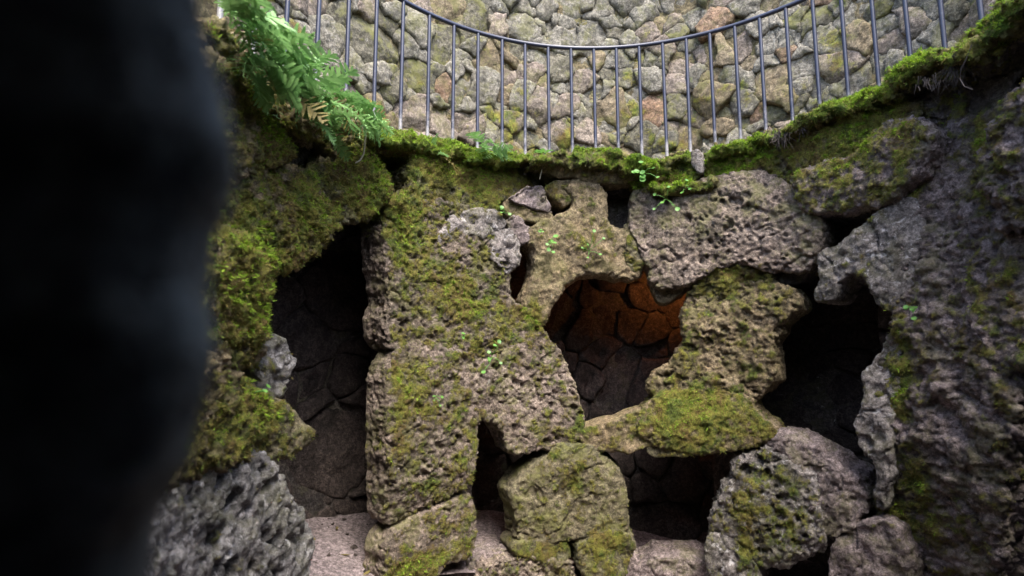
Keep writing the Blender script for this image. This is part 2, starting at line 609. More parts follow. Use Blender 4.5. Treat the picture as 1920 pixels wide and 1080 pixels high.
def rock(parent, name, pts, mat, n0=0.0, T=0.3, rad=0.05, bulge=0.03, style=None, bias=-0.1, up=0.45, label=None,
         h=0.0115, warp=0.016, lump=0.042, tilt=0.0, cut=1, grow=0.015):
    ROCK_N[0] += 1
    seed = ROCK_N[0] * 7 + 3
    style = style or {}
    if mat == 'pink':
        h, lump = 0.0095, min(lump, 0.024)
    P = np.array([px_wall(x, y, RW - n0) for x, y in pts], np.float32)
    P[:, 0] *= RW
    P = chaikin(P, cut)
    fr = np.random.default_rng(seed)
    span = float(min(np.ptp(P[:, 0]), np.ptp(P[:, 1])))
    fc = None
    if style is not CRUST and name != 'moss_cushion':
        fc = []
        for _ in range(4):
            a_, g_ = fr.uniform(0, 2 * math.pi), fr.uniform(0.08, 0.30)
            fc.append((g_ * math.cos(a_), g_ * math.sin(a_), g_ * span * fr.uniform(0.22, 0.42)))
    U, Q = rock_volume(P, n0, T, rad * 0.5, bulge * 0.55, h, warp, lump, tilt, seed=seed, wscale=10.0, grow=grow, facets=fc)
    NU = normals_of(U, Q)
    ms = moss_field(U, NU, bias, up, seed)
    D = weather(U, NU, style, seed)
    mm = sstep(0.25, 0.7, ms)
    D = D * (1 - 0.45 * mm) + mm * (0.006 + 0.014 * fbm(U, 30, 3, seed + 91, 0.65))
    back = sstep(n0 - T + 0.02, n0 - T + 0.08, U[:, 2])
    U = U + NU * (D * (0.3 + 0.7 * back))[:, None]
    V = to_world(U)
    o = mesh_from(name, V, Q, M[mat], parent, attrs={'moss': ms})
    if label:
        o['label'] = label
    NW = normals_of(V, Q)
    MOSS_SRC.setdefault(parent.name, []).append((V, NW, mm * back, sstep(0.6, 1.2, ms) * back))
    return o


def formation(name, label, cat, px, py, group=None):
    loc = on_wall(px, py, RW)
    return thing(name, label, cat, (loc[0], loc[1], loc[2]), group)


PIT = dict(pit=0.050, rough=0.009, crumb=0.006)
PITS = dict(pit=0.03, rough=0.009, crumb=0.006)
SMOOTH = dict(rough=0.012, crumb=0.005, crack=0.01)
CRUST = dict(crust=0.034, rough=0.03, crumb=0.012)
SCOOP = dict(scoop=0.10, rough=0.018, crust=0.012, ss=10.5)
LAYER = dict(layer=0.009, crust=0.016, rough=0.04, crumb=0.009, vert=0.03)

# moss growing places (photograph positions carried on to the wall face)
for a in [(470, 470, 60, 40, .9), (450, 580, 60, 50, .7), (480, 230, 60, 70, .6), (560, 400, 60, 50, .55), (690, 320, 40, 60, .7),
          (440, 760, 60, 60, .6), (760, 460, 50, 60, .5), (880, 560, 90, 60, .35), (760, 750, 60, 60, .15), (1300, 770, 60, 30, 1.0),
          (1100, 287, 100, 9, 1.1), (820, 290, 80, 30, 1.0), (900, 310, 60, 40, .9), (1380, 300, 70, 25, .8), (1250, 350, 50, 12, .8), (1210, 330, 25, 25, .9),
          (1000, 595, 30, 25, .7), (1620, 180, 70, 22, 1.0), (1740, 115, 50, 22, 1.0), (1860, 30, 40, 40, 1.0), (1640, 260, 20, 50, .8),
          (1720, 300, 18, 60, .6), (1840, 270, 14, 60, .8), (1700, 640, 30, 60, .45), (1700, 740, 30, 50, .5), (1720, 900, 40, 60, .45), (1690, 980, 50, 40, .45),
          (1050, 900, 60, 60, .35), (1130, 1010, 40, 30, .55), (1020, 1030, 40, 20, .4), (780, 1060, 50, 25, .8), (870, 960, 20, 60, .35),
          (1440, 960, 60, 60, .3), (1400, 1030, 25, 25, .9), (1090, 450, 40, 40, .25), (1370, 510, 50, 18, .5), (1430, 570, 30, 20, .3), (1600, 460, 40, 25, -.2), (1580, 330, 60, 30, .4),
          (1640, 540, 30, 40, .3), (580, 960, 20, 80, .4), (570, 800, 30, 20, .35), (720, 400, 30, 30, .4),
          (715, 520, 25, 90, -.5), (1300, 420, 90, 60, -.45), (990, 760, 60, 60, -.1), (1780, 420, 70, 120, -.35), (1800, 820, 90, 200, -.35)]:
    patch(*a)

# ---- left rock face
A = formation('rock_outcrop', 'mossy humped rock face on the left, beside the tall dark opening', 'rock outcrop', 440, 1070)
rock(A, 'boulder', [(380, 105), (430, 112), (458, 138), (482, 182), (508, 218), (540, 252), (550, 282), (540, 304), (500, 325), (440, 345), (380, 345)], 'tan', 0.10, 0.4, 0.09, 0.06, CRUST, 0.15, 0.45, label='mossy hump under the ferns')
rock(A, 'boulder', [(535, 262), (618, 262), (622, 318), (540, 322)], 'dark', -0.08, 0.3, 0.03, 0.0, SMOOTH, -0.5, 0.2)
rock(A, 'boulder', [(400, 40), (440, 60), (480, 110), (540, 165), (600, 205), (650, 228), (700, 250), (708, 270), (690, 296), (652, 304), (622, 288), (608, 264), (560, 258), (528, 230), (480, 180), (440, 140), (390, 110)], 'tan', 0.02, 0.45, 0.06, 0.02, CRUST, 0.2, 0.4)
rock(A, 'boulder', [(600, 305), (650, 296), (700, 262), (712, 292), (733, 332), (742, 360), (722, 384), (692, 404), (660, 408), (640, 424), (622, 436), (600, 400), (585, 350)], 'green', 0.05, 0.4, 0.07, 0.03, CRUST, 0.3, 0.4)
rock(A, 'boulder', [(380, 330), (440, 326), (500, 320), (560, 314), (602, 338), (618, 400), (624, 428), (620, 452), (600, 474), (564, 492), (556, 503), (530, 512), (518, 484), (480, 452), (430, 446), (380, 446)], 'tan', 0.08, 0.4, 0.10, 0.06, CRUST, 0.22, 0.4, label='bulging moss-covered boulder over the opening')
rock(A, 'boulder', [(370, 440), (420, 432), (462, 438), (502, 464), (522, 482), (528, 506), (520, 530), (508, 562), (505, 600), (514, 630), (500, 650), (460, 648), (370, 655)], 'tan', 0.14, 0.45, 0.10, 0.08, CRUST, 0.5, 0.35, label='bright green mossy hump')
rock(A, 'boulder', [(478, 640), (515, 625), (534, 636), (562, 670), (550, 686), (546, 700), (549, 711), (543, 727), (530, 748), (518, 752), (500, 742), (500, 705), (486, 672)], 'wet', 0.10, 0.3, 0.04, 0.03, dict(scoop=0.03, rough=0.01), -0.1, 0.3, label='pale grey jagged spur')
rock(A, 'boulder', [(370, 640), (450, 645), (500, 655), (492, 690), (466, 690), (462, 715), (498, 738), (514, 760), (508, 790), (494, 815), (484, 838), (440, 868), (390, 890), (340, 912), (300, 920), (300, 800)], 'tan', 0.12, 0.45, 0.08, 0.05, CRUST, 0.22, 0.3)
rock(A, 'boulder', [(500, 762), (513, 750), (536, 751), (556, 768), (575, 785), (595, 808), (590, 830), (575, 847), (545, 858), (508, 862), (488, 850), (486, 830)], 'green', 0.14, 0.35, 0.08, 0.05, dict(rough=0.014, crust=0.006), -0.05, 0.45, label='smooth cone-shaped spur')
rock(A, 'boulder', [(400, 880), (440, 876), (484, 845), (506, 852), (514, 868), (531, 872), (541, 890), (546, 908), (556, 932), (575, 955), (590, 980), (601, 1010), (606, 1032), (600, 1060), (592, 1110), (380, 1110), (382, 960)], 'wet', 0.16, 0.5, 0.09, 0.07, SCOOP, -0.25, 0.35, label='grey boulder eaten into deep scoops')
rock(A, 'boulder', [(240, 1110), (268, 1010), (292, 960), (318, 928), (372, 905), (420, 886), (405, 960), (400, 1110)], 'wet', 0.13, 0.5, 0.06, 0.02, dict(crust=0.02, rough=0.02), -0.3, 0.3)

# ---- tall slab pillar
B = formation('rock_pillar', 'tall pitted slab pillar left of the glowing hole, split by a slanting crack', 'rock pillar', 800, 1070)
rock(B, 'boulder', [(700, 258), (722, 243), (760, 247), (800, 260), (860, 268), (900, 283), (960, 288), (1005, 292), (1022, 318), (1018, 346), (995, 354), (965, 374), (935, 374), (945, 394), (900, 398), (860, 404), (835, 424), (800, 442), (760, 430), (735, 405), (728, 384), (742, 364), (766, 363), (769, 346), (765, 326), (773, 292), (763, 284), (727, 276), (706, 282)], 'green', 0.02, 0.4, 0.04, 0.01, dict(crust=0.028, rough=0.02), 0.4, 0.3, label='moss-grown bank under the railing', cut=1)
rock(B, 'boulder', [(736, 404), (755, 372), (790, 372), (850, 380), (905, 392), (940, 412), (928, 440), (940, 480), (957, 506), (956, 534), (959, 564), (985, 580), (1014, 612), (1032, 636), (1040, 660), (980, 690), (900, 690), (820, 672), (775, 660), (750, 654), (738, 640), (732, 604), (742, 560), (736, 520), (730, 470), (728, 430)], 'pink', 0.03, 0.32, 0.05, 0.02, PIT, 0.17, 0.35, label='broad upper slab riddled with pits')
rock(B, 'boulder', [(750, 656), (775, 645), (830, 650), (900, 665), (930, 700), (905, 780), (898, 818), (894, 866), (886, 916), (828, 946), (772, 975), (738, 998), (731, 960), (730, 860), (730, 740), (734, 690)], 'pink', 0.05, 0.27, 0.045, 0.02, PIT, 0.15, 0.35, label='leaning lower slab', grow=0.006)
rock(B, 'boulder', [(736, 1004), (772, 981), (828, 952), (886, 922), (894, 950), (899, 990), (896, 1040), (880, 1056), (850, 1056), (830, 1066), (815, 1110), (728, 1110), (726, 1060)], 'pink', 0.05, 0.27, 0.035, 0.01, PITS, 0.1, 0.35, label='foot slab below the slanting crack', grow=0.006)
rock(B, 'boulder', [(890, 690), (960, 655), (1010, 632), (1048, 653), (1058, 672), (1068, 696), (1078, 727), (1086, 755), (1096, 777), (1098, 806), (1072, 834), (1045, 840), (995, 846), (958, 850), (946, 812), (934, 790), (902, 782)], 'pink', 0.06, 0.32, 0.045, 0.02, PIT, 0.08, 0.35, label='overhanging pitted block')
rock(B, 'boulder', [(914, 447), (930, 436), (948, 428), (966, 440), (970, 452), (977, 459), (970, 469), (976, 484), (961, 506), (948, 514), (930, 492), (917, 468)], 'grey', 0.06, 0.3, 0.03, 0.02, PITS, -0.35, 0.3, label='pale grey stone with small round holes')
rock(B, 'boulder', [(836, 426), (842, 410), (866, 399), (905, 391), (938, 396), (951, 414), (948, 427), (914, 446), (890, 438), (872, 446), (850, 437)], 'grey', 0.06, 0.3, 0.04, 0.02, dict(scoop=0.035, rough=0.012, ss=9), -0.25, 0.4)
rock(B, 'boulder', [(822, 440), (838, 424), (850, 436), (848, 456), (826, 462)], 'grey', 0.055, 0.2, 0.025, 0.01, dict(scoop=0.02, rough=0.01), -0.3, 0.3)
rock(B, 'boulder', [(958, 374), (974, 360), (998, 348), (1021, 352), (1027, 380), (1039, 398), (1002, 387)], 'violet', 0.07, 0.25, 0.02, 0.0, PITS, -0.25, 0.4)
rock(B, 'boulder', [(950, 374), (975, 376), (1002, 389), (1037, 402), (1030, 413), (992, 414), (964, 408), (952, 395)], 'tan', 0.03, 0.25, 0.02, 0.0, SMOOTH, -0.05, 0.4)
rock(B, 'boulder', [(953, 412), (970, 404), (986, 418), (998, 446), (978, 455), (962, 438)], 'violet', 0.04, 0.25, 0.02, 0.0, PITS, -0.2, 0.3)

# ---- forked arch stone
C = formation('rock_arch', 'smooth forked tan stone arching over the glowing hole', 'rock arch', 1010, 610)
rock(C, 'boulder', [(1064, 345), (1085, 333), (1126, 342), (1137, 370), (1137, 400), (1136, 415), (1150, 428), (1166, 430), (1184, 421), (1188, 440), (1198, 470), (1204, 495), (1197, 513), (1184, 520), (1170, 516), (1158, 521), (1146, 514), (1110, 508), (1086, 514), (1070, 526), (1052, 546), (1036, 574), (1024, 600), (1014, 614), (1000, 596), (990, 582), (986, 568), (994, 545), (1005, 520), (1009, 495), (1005, 463), (990, 446), (996, 430), (1020, 411), (1037, 411), (1060, 399), (1075, 385), (1075, 366)], 'tan', 0.06, 0.30, 0.07, 0.05, dict(rough=0.02, crust=0.006, crumb=0.005, crack=0.008), -0.16, 0.35, label='forked stone with a drooping nose', lump=0.022, warp=0.008)
rock(C, 'boulder', [(1022, 352), (1045, 338), (1072, 340), (1077, 366), (1062, 384), (1040, 372)], 'tan', 0.04, 0.25, 0.02, 0.0, SMOOTH, 0.1, 0.5)
rock(C, 'boulder', [(1170, 420), (1190, 418), (1198, 450), (1206, 490), (1190, 512), (1176, 500), (1178, 460)], 'green', 0.075, 0.2, 0.03, 0.01, PITS, 0.25, 0.3)

# ---- rim ledge
Dg = formation('rock_ledge', 'flat brown slab jutting under the bright green moss lip', 'rock ledge', 1110, 335)
rock(Dg, 'slab', [(1000, 290), (1050, 284), (1120, 282), (1180, 288), (1214, 300), (1205, 318), (1190, 332), (1150, 338), (1110, 333), (1050, 323), (1008, 308)], 'tan', 0.12, 0.45, 0.035, 0.0, SMOOTH, -0.55, 1.1, tilt=0.5)
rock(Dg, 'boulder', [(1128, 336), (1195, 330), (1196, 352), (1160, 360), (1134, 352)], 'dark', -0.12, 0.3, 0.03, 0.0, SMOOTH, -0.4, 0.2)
rock(Dg, 'boulder', [(1120, 372), (1205, 368), (1205, 450), (1120, 450)], 'dark', -0.3, 0.2, 0.03, 0.0, SMOOTH, -0.6, 0.1)  # added dark stone, hides the lamplit gallery so the hole stays dark
rock(Dg, 'boulder', [(1188, 312), (1216, 298), (1252, 306), (1256, 335), (1240, 352), (1196, 360), (1188, 340)], 'tan', 0.05, 0.35, 0.04, 0.02, CRUST, 0.45, 0.3)
rock(Dg, 'boulder', [(1250, 300), (1256, 289), (1298, 284), (1304, 300), (1312, 332), (1290, 340), (1255, 338)], 'tan', 0.02, 0.35, 0.03, 0.0, CRUST, 0.15, 0.6)
rock(Dg, 'sliver', [(1297, 284), (1305, 281), (1314, 290), (1317, 322), (1308, 320), (1299, 308)], 'grey', 0.08, 0.12, 0.012, 0.0, SMOOTH, -0.4, 0.2, label='upright grey sliver of stone')
rock(Dg, 'boulder', [(1322, 288), (1380, 264), (1440, 248), (1464, 243), (1460, 290), (1478, 312), (1474, 350), (1440, 336), (1380, 332), (1340, 340), (1327, 340), (1328, 312)], 'pink', 0.02, 0.4, 0.05, 0.02, CRUST, 0.25, 0.5, label='moss-topped bank')

# ---- big pitted slab
Eg = formation('boulder', 'big pinkish slab full of pits hanging right of the glowing hole', 'boulder', 1350, 510)
rock(Eg, 'slab', [(1188, 360), (1194, 350), (1230, 346), (1290, 340), (1340, 328), (1390, 318), (1440, 318), (1474, 346), (1496, 378), (1518, 389), (1534, 402), (1539, 436), (1536, 461), (1522, 481), (1508, 499), (1493, 509), (1464, 503), (1436, 507), (1418, 496), (1382, 488), (1356, 499), (1323, 507), (1297, 531), (1264, 535), (1225, 537), (1219, 506), (1208, 476), (1193, 450), (1183, 424)], 'pink', 0.09, 0.40, 0.055, 0.02, dict(pit=0.050, rough=0.009, ang=0.9, crumb=0.006), -0.28, 0.35)
rock(Eg, 'chunk', [(1222, 530), (1264, 528), (1298, 524), (1284, 540), (1262, 556), (1241, 567), (1229, 557)], 'tan', -0.03, 0.3, 0.02, 0.0, SMOOTH, -0.6, 0.2)
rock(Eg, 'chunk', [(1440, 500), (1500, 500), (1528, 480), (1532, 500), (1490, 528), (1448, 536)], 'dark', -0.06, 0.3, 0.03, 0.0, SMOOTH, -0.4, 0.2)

# ---- waisted pillar
Fg = formation('rock_pillar', 'waisted honeycombed pillar right of the glowing hole, standing on a mossy slab', 'rock pillar', 1320, 850)
rock(Fg, 'boulder', [(1302, 532), (1322, 505), (1356, 494), (1418, 490), (1440, 508), (1448, 540), (1400, 552), (1330, 560), (1292, 552)], 'green', 0.03, 0.35, 0.04, 0.01, CRUST, 0.15, 0.4)
rock(Fg, 'boulder', [(1296, 545), (1330, 528), (1400, 530), (1444, 534), (1474, 534), (1493, 555), (1495, 574), (1474, 592), (1456, 606), (1458, 624), (1442, 648), (1449, 676), (1457, 698), (1449, 717), (1420, 742), (1400, 756), (1340, 756), (1280, 748), (1228, 741), (1216, 726), (1230, 702), (1263, 678), (1274, 654), (1285, 639), (1281, 613), (1279, 587), (1288, 556)], 'tan', 0.06, 0.36, 0.06, 0.03, dict(pit=0.058, rough=0.014, crumb=0.007, pitb=0.2), 0.08, 0.35, label='honeycombed shaft')
rock(Fg, 'boulder', [(1196, 800), (1204, 774), (1228, 752), (1245, 734), (1300, 730), (1360, 736), (1406, 746), (1406, 768), (1420, 786), (1442, 802), (1447, 825), (1415, 837), (1378, 844), (1322, 853), (1300, 849), (1270, 846), (1230, 836), (1205, 820)], 'tan', 0.13, 0.45, 0.05, 0.02, dict(crust=0.012, rough=0.012), 0.35, 0.35, tilt=-0.25, label='slab coated in yellow-green moss')
rock(Fg, 'slab', [(1213, 836), (1255, 830), (1310, 824), (1350, 834), (1330, 853), (1300, 851), (1278, 855), (1216, 855)], 'green', 0.10, 0.35, 0.02, 0.0, SMOOTH, 0.1, 0.3)
rock(Fg, 'slab', [(1092, 812), (1115, 804), (1140, 798), (1175, 784), (1202, 772), (1260, 776), (1330, 800), (1330, 826), (1262, 832), (1205, 839), (1175, 850), (1140, 847), (1108, 844), (1094, 830)], 'tan', 0.115, 0.40, 0.03, 0.0, SMOOTH, 0.02, 0.5)

# ---- stump
Gg = formation('boulder', 'rounded green-stained block standing below the glowing hole', 'boulder', 1080, 1070)
rock(Gg, 'block', [(1040, 836), (1105, 836), (1133, 857), (1151, 875), (1169, 897), (1175, 940), (1178, 972), (1176, 998), (1122, 1006), (1088, 1019), (1055, 1011), (1035, 1016), (1010, 1022), (978, 1018), (973, 985), (973, 965), (964, 940), (965, 920), (992, 884), (1028, 858)], 'green', 0.08, 0.35, 0.03, 0.01, dict(rough=0.016, crust=0.008, crumb=0.007), 0.0, 0.3)
rock(Gg, 'block', [(1083, 1028), (1093, 1020), (1125, 1006), (1160, 996), (1178, 1007), (1188, 1035), (1172, 1064), (1168, 1110), (1130, 1110), (1086, 1064)], 'green', 0.10, 0.35, 0.025, 0.01, dict(rough=0.016, crust=0.01, crumb=0.008), 0.15, 0.4)
rock(Gg, 'block', [(972, 1020), (1035, 1015), (1060, 1018), (1070, 1036), (1072, 1052), (1035, 1054), (990, 1048), (966, 1038)], 'green', 0.07, 0.3, 0.02, 0.01, SMOOTH, 0.15, 0.4)
rock(Gg, 'block', [(905, 1072), (965, 1046), (1035, 1052), (1076, 1062), (1080, 1130), (900, 1130)], 'pink', 0.06, 0.3, 0.03, 0.0, CRUST, 0.0, 0.4)

# ---- lower right boulder
Hg = formation('boulder', 'slumped boulder of rippled stone leaning against the right rock face', 'boulder', 1450, 1070)
rock(Hg, 'block', [(1387, 855), (1420, 856), (1434, 844), (1475, 862), (1505, 880), (1525, 900), (1536, 930), (1536, 960), (1542, 990), (1544, 1018), (1526, 1038), (1488, 1051), (1470, 1063), (1445, 1066), (1417, 1060), (1390, 1034), (1352, 1004), (1333, 1002), (1338, 960), (1355, 917), (1370, 900), (1372, 870)], 'grey', 0.10, 0.40, 0.08, 0.05, dict(pit=0.06, rough=0.02, ang=-0.7, crumb=0.010, pitb=0.3), 0.0, 0.35, label='rippled face with deep slanting pits')
rock(Hg, 'block', [(1425, 845), (1450, 809), (1507, 830), (1545, 853), (1574, 882), (1594, 890), (1605, 914), (1620, 946), (1616, 962), (1604, 968), (1599, 996), (1575, 998), (1560, 1011), (1540, 992), (1520, 960), (1515, 925), (1490, 890), (1460, 868)], 'violet', 0.07, 0.42, 0.05, 0.01, dict(rough=0.02, crust=0.016, crumb=0.009), -0.3, 0.3, tilt=-0.25, label='smooth sloping grey back')
rock(Hg, 'block', [(1328, 1005), (1352, 1000), (1392, 1030), (1418, 1056), (1428, 1110), (1326, 1110)], 'grey', 0.11, 0.35, 0.04, 0.02, dict(rough=0.014, crust=0.006), -0.05, 0.35)

# ---- right rock face
I = formation('rock_outcrop', 'steep violet-grey rock face filling the right side, moss on its ridges', 'rock outcrop', 1750, 1070)
rock(I, 'boulder', [(1486, 326), (1510, 311), (1560, 300), (1600, 288), (1628, 258), (1645, 228), (1700, 216), (1745, 245), (1735, 290), (1705, 332), (1677, 362), (1648, 379), (1612, 390), (1560, 394), (1507, 395), (1494, 371), (1482, 346)], 'violet', 0.16, 0.55, 0.08, 0.05, dict(crust=0.016, rough=0.018), -0.02, 0.6, label='tongue-shaped overhang')
rock(I, 'boulder', [(1458, 244), (1500, 220), (1540, 203), (1600, 180), (1640, 166), (1665, 162), (1690, 176), (1710, 200), (1706, 216), (1680, 230), (1645, 240), (1622, 268), (1590, 297), (1520, 312), (1492, 324), (1476, 312), (1460, 290)], 'tan', 0.08, 0.5, 0.06, 0.03, dict(crust=0.026, rough=0.02), 0.15, 0.6, label='moss-crowned bank')
rock(I, 'boulder', [(1668, 168), (1730, 150), (1800, 150), (1812, 215), (1770, 262), (1720, 292), (1668, 262), (1650, 215)], 'violet', -0.02, 0.4, 0.05, 0.0, dict(crust=0.02, rough=0.03), 0.05, 0.5)
rock(I, 'boulder', [(1655, 165), (1688, 118), (1720, 105), (1772, 98), (1795, 92), (1804, 120), (1790, 144), (1740, 152), (1692, 160)], 'dark', 0.12, 0.45, 0.05, 0.02, CRUST, 0.2, 0.7)
rock(I, 'boulder', [(1786, 96), (1832, 56), (1862, 18), (1885, -8), (1960, -50), (1970, 10), (1900, 60), (1852, 104), (1802, 126)], 'dark', 0.18, 0.5, 0.05, 0.02, CRUST, 0.25, 0.7)
rock(I, 'boulder', [(1792, 112), (1852, 96), (1900, 52), (1970, 0), (1970, 120), (1905, 138), (1884, 182), (1862, 210), (1806, 214), (1776, 190), (1790, 150)], 'dark', -0.02, 0.35, 0.05, 0.0, dict(rough=0.02), -0.4, 0.3)
rock(I, 'boulder', [(1677, 360), (1630, 412), (1594, 436), (1550, 468), (1530, 484), (1535, 516), (1533, 530), (1520, 550), (1529, 562), (1556, 561), (1568, 540), (1576, 516), (1593, 506), (1616, 515), (1634, 544), (1641, 564), (1657, 584), (1680, 586), (1700, 540), (1715, 470), (1715, 400), (1700, 370)], 'grey', 0.12, 0.4, 0.05, 0.03, dict(rough=0.014, crust=0.008), -0.22, 0.35, label='pale grey beak-shaped spur')
rock(I, 'boulder', [(1684, 380), (1715, 320), (1742, 248), (1780, 200), (1812, 202), (1862, 204), (1970, 110), (1970, 690), (1902, 690), (1900, 706), (1895, 750), (1904, 790), (1887, 864), (1880, 929), (1862, 982), (1840, 1071), (1838, 1120), (1555, 1120), (1556, 1030), (1572, 1014), (1622, 1004), (1630, 960), (1640, 905), (1650, 850), (1644, 800), (1645, 740), (1650, 690), (1664, 650), (1674, 622), (1672, 580), (1678, 500), (1682, 440)], 'violet', 0.08, 0.45, 0.09, 0.05, LAYER, 0.14, 0.35, h=0.0125, label='flaking wall of violet-grey rock')
rock(I, 'boulder', [(1682, 620), (1656, 632), (1646, 645), (1633, 683), (1618, 693), (1622, 718), (1618, 745), (1618, 770), (1602, 795), (1606, 820), (1612, 850), (1638, 862), (1646, 905), (1636, 918), (1634, 936), (1640, 960), (1660, 950), (1672, 850), (1668, 740), (1680, 690)], 'grey', 0.12, 0.4, 0.05, 0.03, dict(scoop=0.04, rough=0.012, ss=10), -0.35, 0.3, label='knobbly grey edge')
rock(I, 'boulder', [(1832, 300), (1846, 240), (1884, 178), (1970, 90), (1970, 430), (1900, 410), (1850, 440), (1836, 380)], 'violet', 0.17, 0.4, 0.07, 0.03, LAYER, 0.05, 0.45, label='ridge with a moss edge')
rock(I, 'boulder', [(1556, 1030), (1574, 1008), (1612, 990), (1650, 970), (1690, 1000), (1700, 1120), (1554, 1120)], 'violet', 0.09, 0.35, 0.05, 0.02, dict(rough=0.014), -0.3, 0.3)


M['cushion'] = rock_mat('moss_cushion', (0.09, 0.085, 0.03), (0.12, 0.11, 0.04), (0.15, 0.13, 0.05), seed=14, algae=0.9, green=(0.10, 0.19, 0.014), yellow=(0.20, 0.28, 0.025), brown=(0.22, 0.20, 0.04))
CU = dict(crust=0.02, rough=0.02, crumb=0.014, crack=0.0)
for par_, pts_, n_ in ((B, [(700, 248), (722, 240), (760, 246), (800, 256), (860, 266), (900, 280), (960, 285), (1000, 288), (1004, 302), (960, 304), (900, 300), (850, 288), (800, 280), (760, 268), (722, 264), (704, 266)], 0.11),
                       (Dg, [(996, 292), (1050, 281), (1120, 279), (1180, 285), (1218, 298), (1232, 312), (1196, 318), (1150, 311), (1110, 309), (1050, 307), (1002, 306)], 0.20),
                       (Dg, [(1216, 302), (1254, 290), (1298, 283), (1300, 294), (1262, 304), (1256, 318), (1230, 316)], 0.12),
                       (Dg, [(1320, 286), (1380, 262), (1440, 247), (1462, 242), (1464, 256), (1430, 266), (1380, 280), (1330, 298)], 0.11),
                       (Dg, [(1222, 348), (1290, 341), (1340, 330), (1345, 340), (1296, 354), (1230, 360)], 0.17),
                       (I, [(1458, 243), (1500, 219), (1540, 202), (1600, 177), (1640, 163), (1672, 156), (1676, 172), (1630, 190), (1580, 206), (1520, 228), (1470, 252)], 0.17),
                       (I, [(1655, 163), (1686, 117), (1720, 103), (1772, 96), (1796, 90), (1798, 108), (1760, 122), (1712, 130), (1680, 160)], 0.21),
                       (I, [(1786, 96), (1830, 54), (1860, 16), (1884, -10), (1940, -44), (1944, -12), (1890, 26), (1848, 74), (1804, 112)], 0.27)):
    rock(par_, 'moss_cushion', pts_, 'cushion', n_, 0.30, 0.06, 0.03, CU, 0.32, 0.55, lump=0.07, warp=0.05, grow=0.008, label='bright green moss cushion along the rim')

# ------------------------------------------------------------------ moss fuzz on each formation
def fuzz(parent, srcs, count, mat, L=(0.005, 0.012), thr=0.35, upw=0.0, seed=1, name='moss', zmin=None, pw=1.0, lush=False):
    r = np.random.default_rng(seed)
    V = np.concatenate([s[0] for s in srcs])
    N = np.concatenate([s[1] for s in srcs])
    m = np.concatenate([s[3 if lush else 2] for s in srcs])
    w = np.clip(m - thr, 0, 1) ** pw * (1 + upw * np.clip(N[:, 2], 0, 1) * 3)
    # only where it can be seen from inside the well
    inw = ((V[:, 0] - CX) * N[:, 0] + (V[:, 1] - CY) * N[:, 1])
    w = w * ((inw < 0.6) | (N[:, 2] > 0.3))
    if zmin is not None:
        w = w * (N[:, 2] > zmin)
    if w.sum() <= 0:
        return None
    k = r.choice(len(V), count, p=w / w.sum())
    P = V[k] + r.normal(0, 0.005, (count, 3))
    D = N[k] * 0.8 + r.normal(0, 0.55, (count, 3)) + np.array([0, 0, 0.1])
    D /= np.linalg.norm(D, axis=1)[:, None]
    ln = r.uniform(*L, count) * (0.6 + 0.6 * m[k])
    side = np.cross(D, r.normal(0, 1, (count, 3)))
    side /= np.maximum(np.linalg.norm(side, axis=1), 1e-6)[:, None]
    wd = ln * r.uniform(0.12, 0.24, count)
    A0 = P - side * wd[:, None] - N[k] * 0.004
    A1 = P + side * wd[:, None] - N[k] * 0.004
    A2 = P + D * ln[:, None] + np.array([0, 0, -1]) * (ln * r.uniform(0, 0.5, count))[:, None]
    VV = np.stack([A0, A1, A2], 1).reshape(-1, 3)
    F = np.arange(count * 3).reshape(-1, 3)
    tone = np.repeat(np.clip(r.normal(0.5, 0.28, count), 0, 1), 3)
    tone[2::3] += 0.15
    o = mesh_from(name, VV, F, mat, parent, attrs={'tone': tone}, smooth=False)
    o['kind'] = 'stuff'
    return o


for par, n1, n2, n3 in ((A, 18000, 26000, 14000), (B, 9000, 16000, 16000), (C, 1500, 1500, 0), (Dg, 9000, 5000, 20000), (Fg, 2500, 3500, 1500),
                        (Gg, 2000, 2500, 0), (Hg, 2000, 2500, 0), (I, 13000, 26000, 24000), (Eg, 600, 900, 0)):
    S = MOSS_SRC[par.name]
    fuzz(par, S, n1, M['moss'], seed=n1, thr=0.35)
    fuzz(par, S, n2, M['moss_ochre'], seed=n2 + 1, thr=0.2)
    if n3:
        fuzz(par, S, n3, M['moss_bright'], L=(0.009, 0.022), seed=n3 + 2, thr=0.05, zmin=0.1, lush=True)


# ------------------------------------------------------------------ plain setting pieces
def ring(name, r0, r1, z0, z1, mat, t0=-math.pi, t1=math.pi, seg=160, rough=0.0):
    """closed ring of rectangular section about the well axis"""
    full = abs(t1 - t0 - 2 * math.pi) < 1e-6
    th = np.linspace(t0, t1, seg + 1)
    V = []
    for t in th:
        for r, z in ((r0, z0), (r0, z1), (r1, z1), (r1, z0)):
            V.append((CX + r * math.sin(t), CY + r * math.cos(t), z))
    F = []
    for i in range(seg):
        for k in range(4):
            a, b = i * 4 + k, i * 4 + (k + 1) % 4
            F.append((a, b, b + 4, a + 4))
    if not full:
        F += [(3, 2, 1, 0), (seg * 4, seg * 4 + 1, seg * 4 + 2, seg * 4 + 3)]
    return mesh_from(name, V, F, mat, smooth=False)


structure(ring('walkway', RW + 0.32, RUP + 0.05, RIM - 0.32, RIM - 0.04, M['dark']))
_fx = sorted((px_wall(x, 900, RGAL)[0], z) for x, z in ((500, 0.46), (640, 0.40), (930, 0.22), (1250, 0.0), (1500, -0.04)))


def floor_z(t):
    """the gallery floor climbs towards the left"""
    return float(np.interp(t, [-math.pi, -2.6] + [f[0] for f in _fx] + [math.pi], [0.0, 0.2] + [f[1] for f in _fx] + [0.0]))


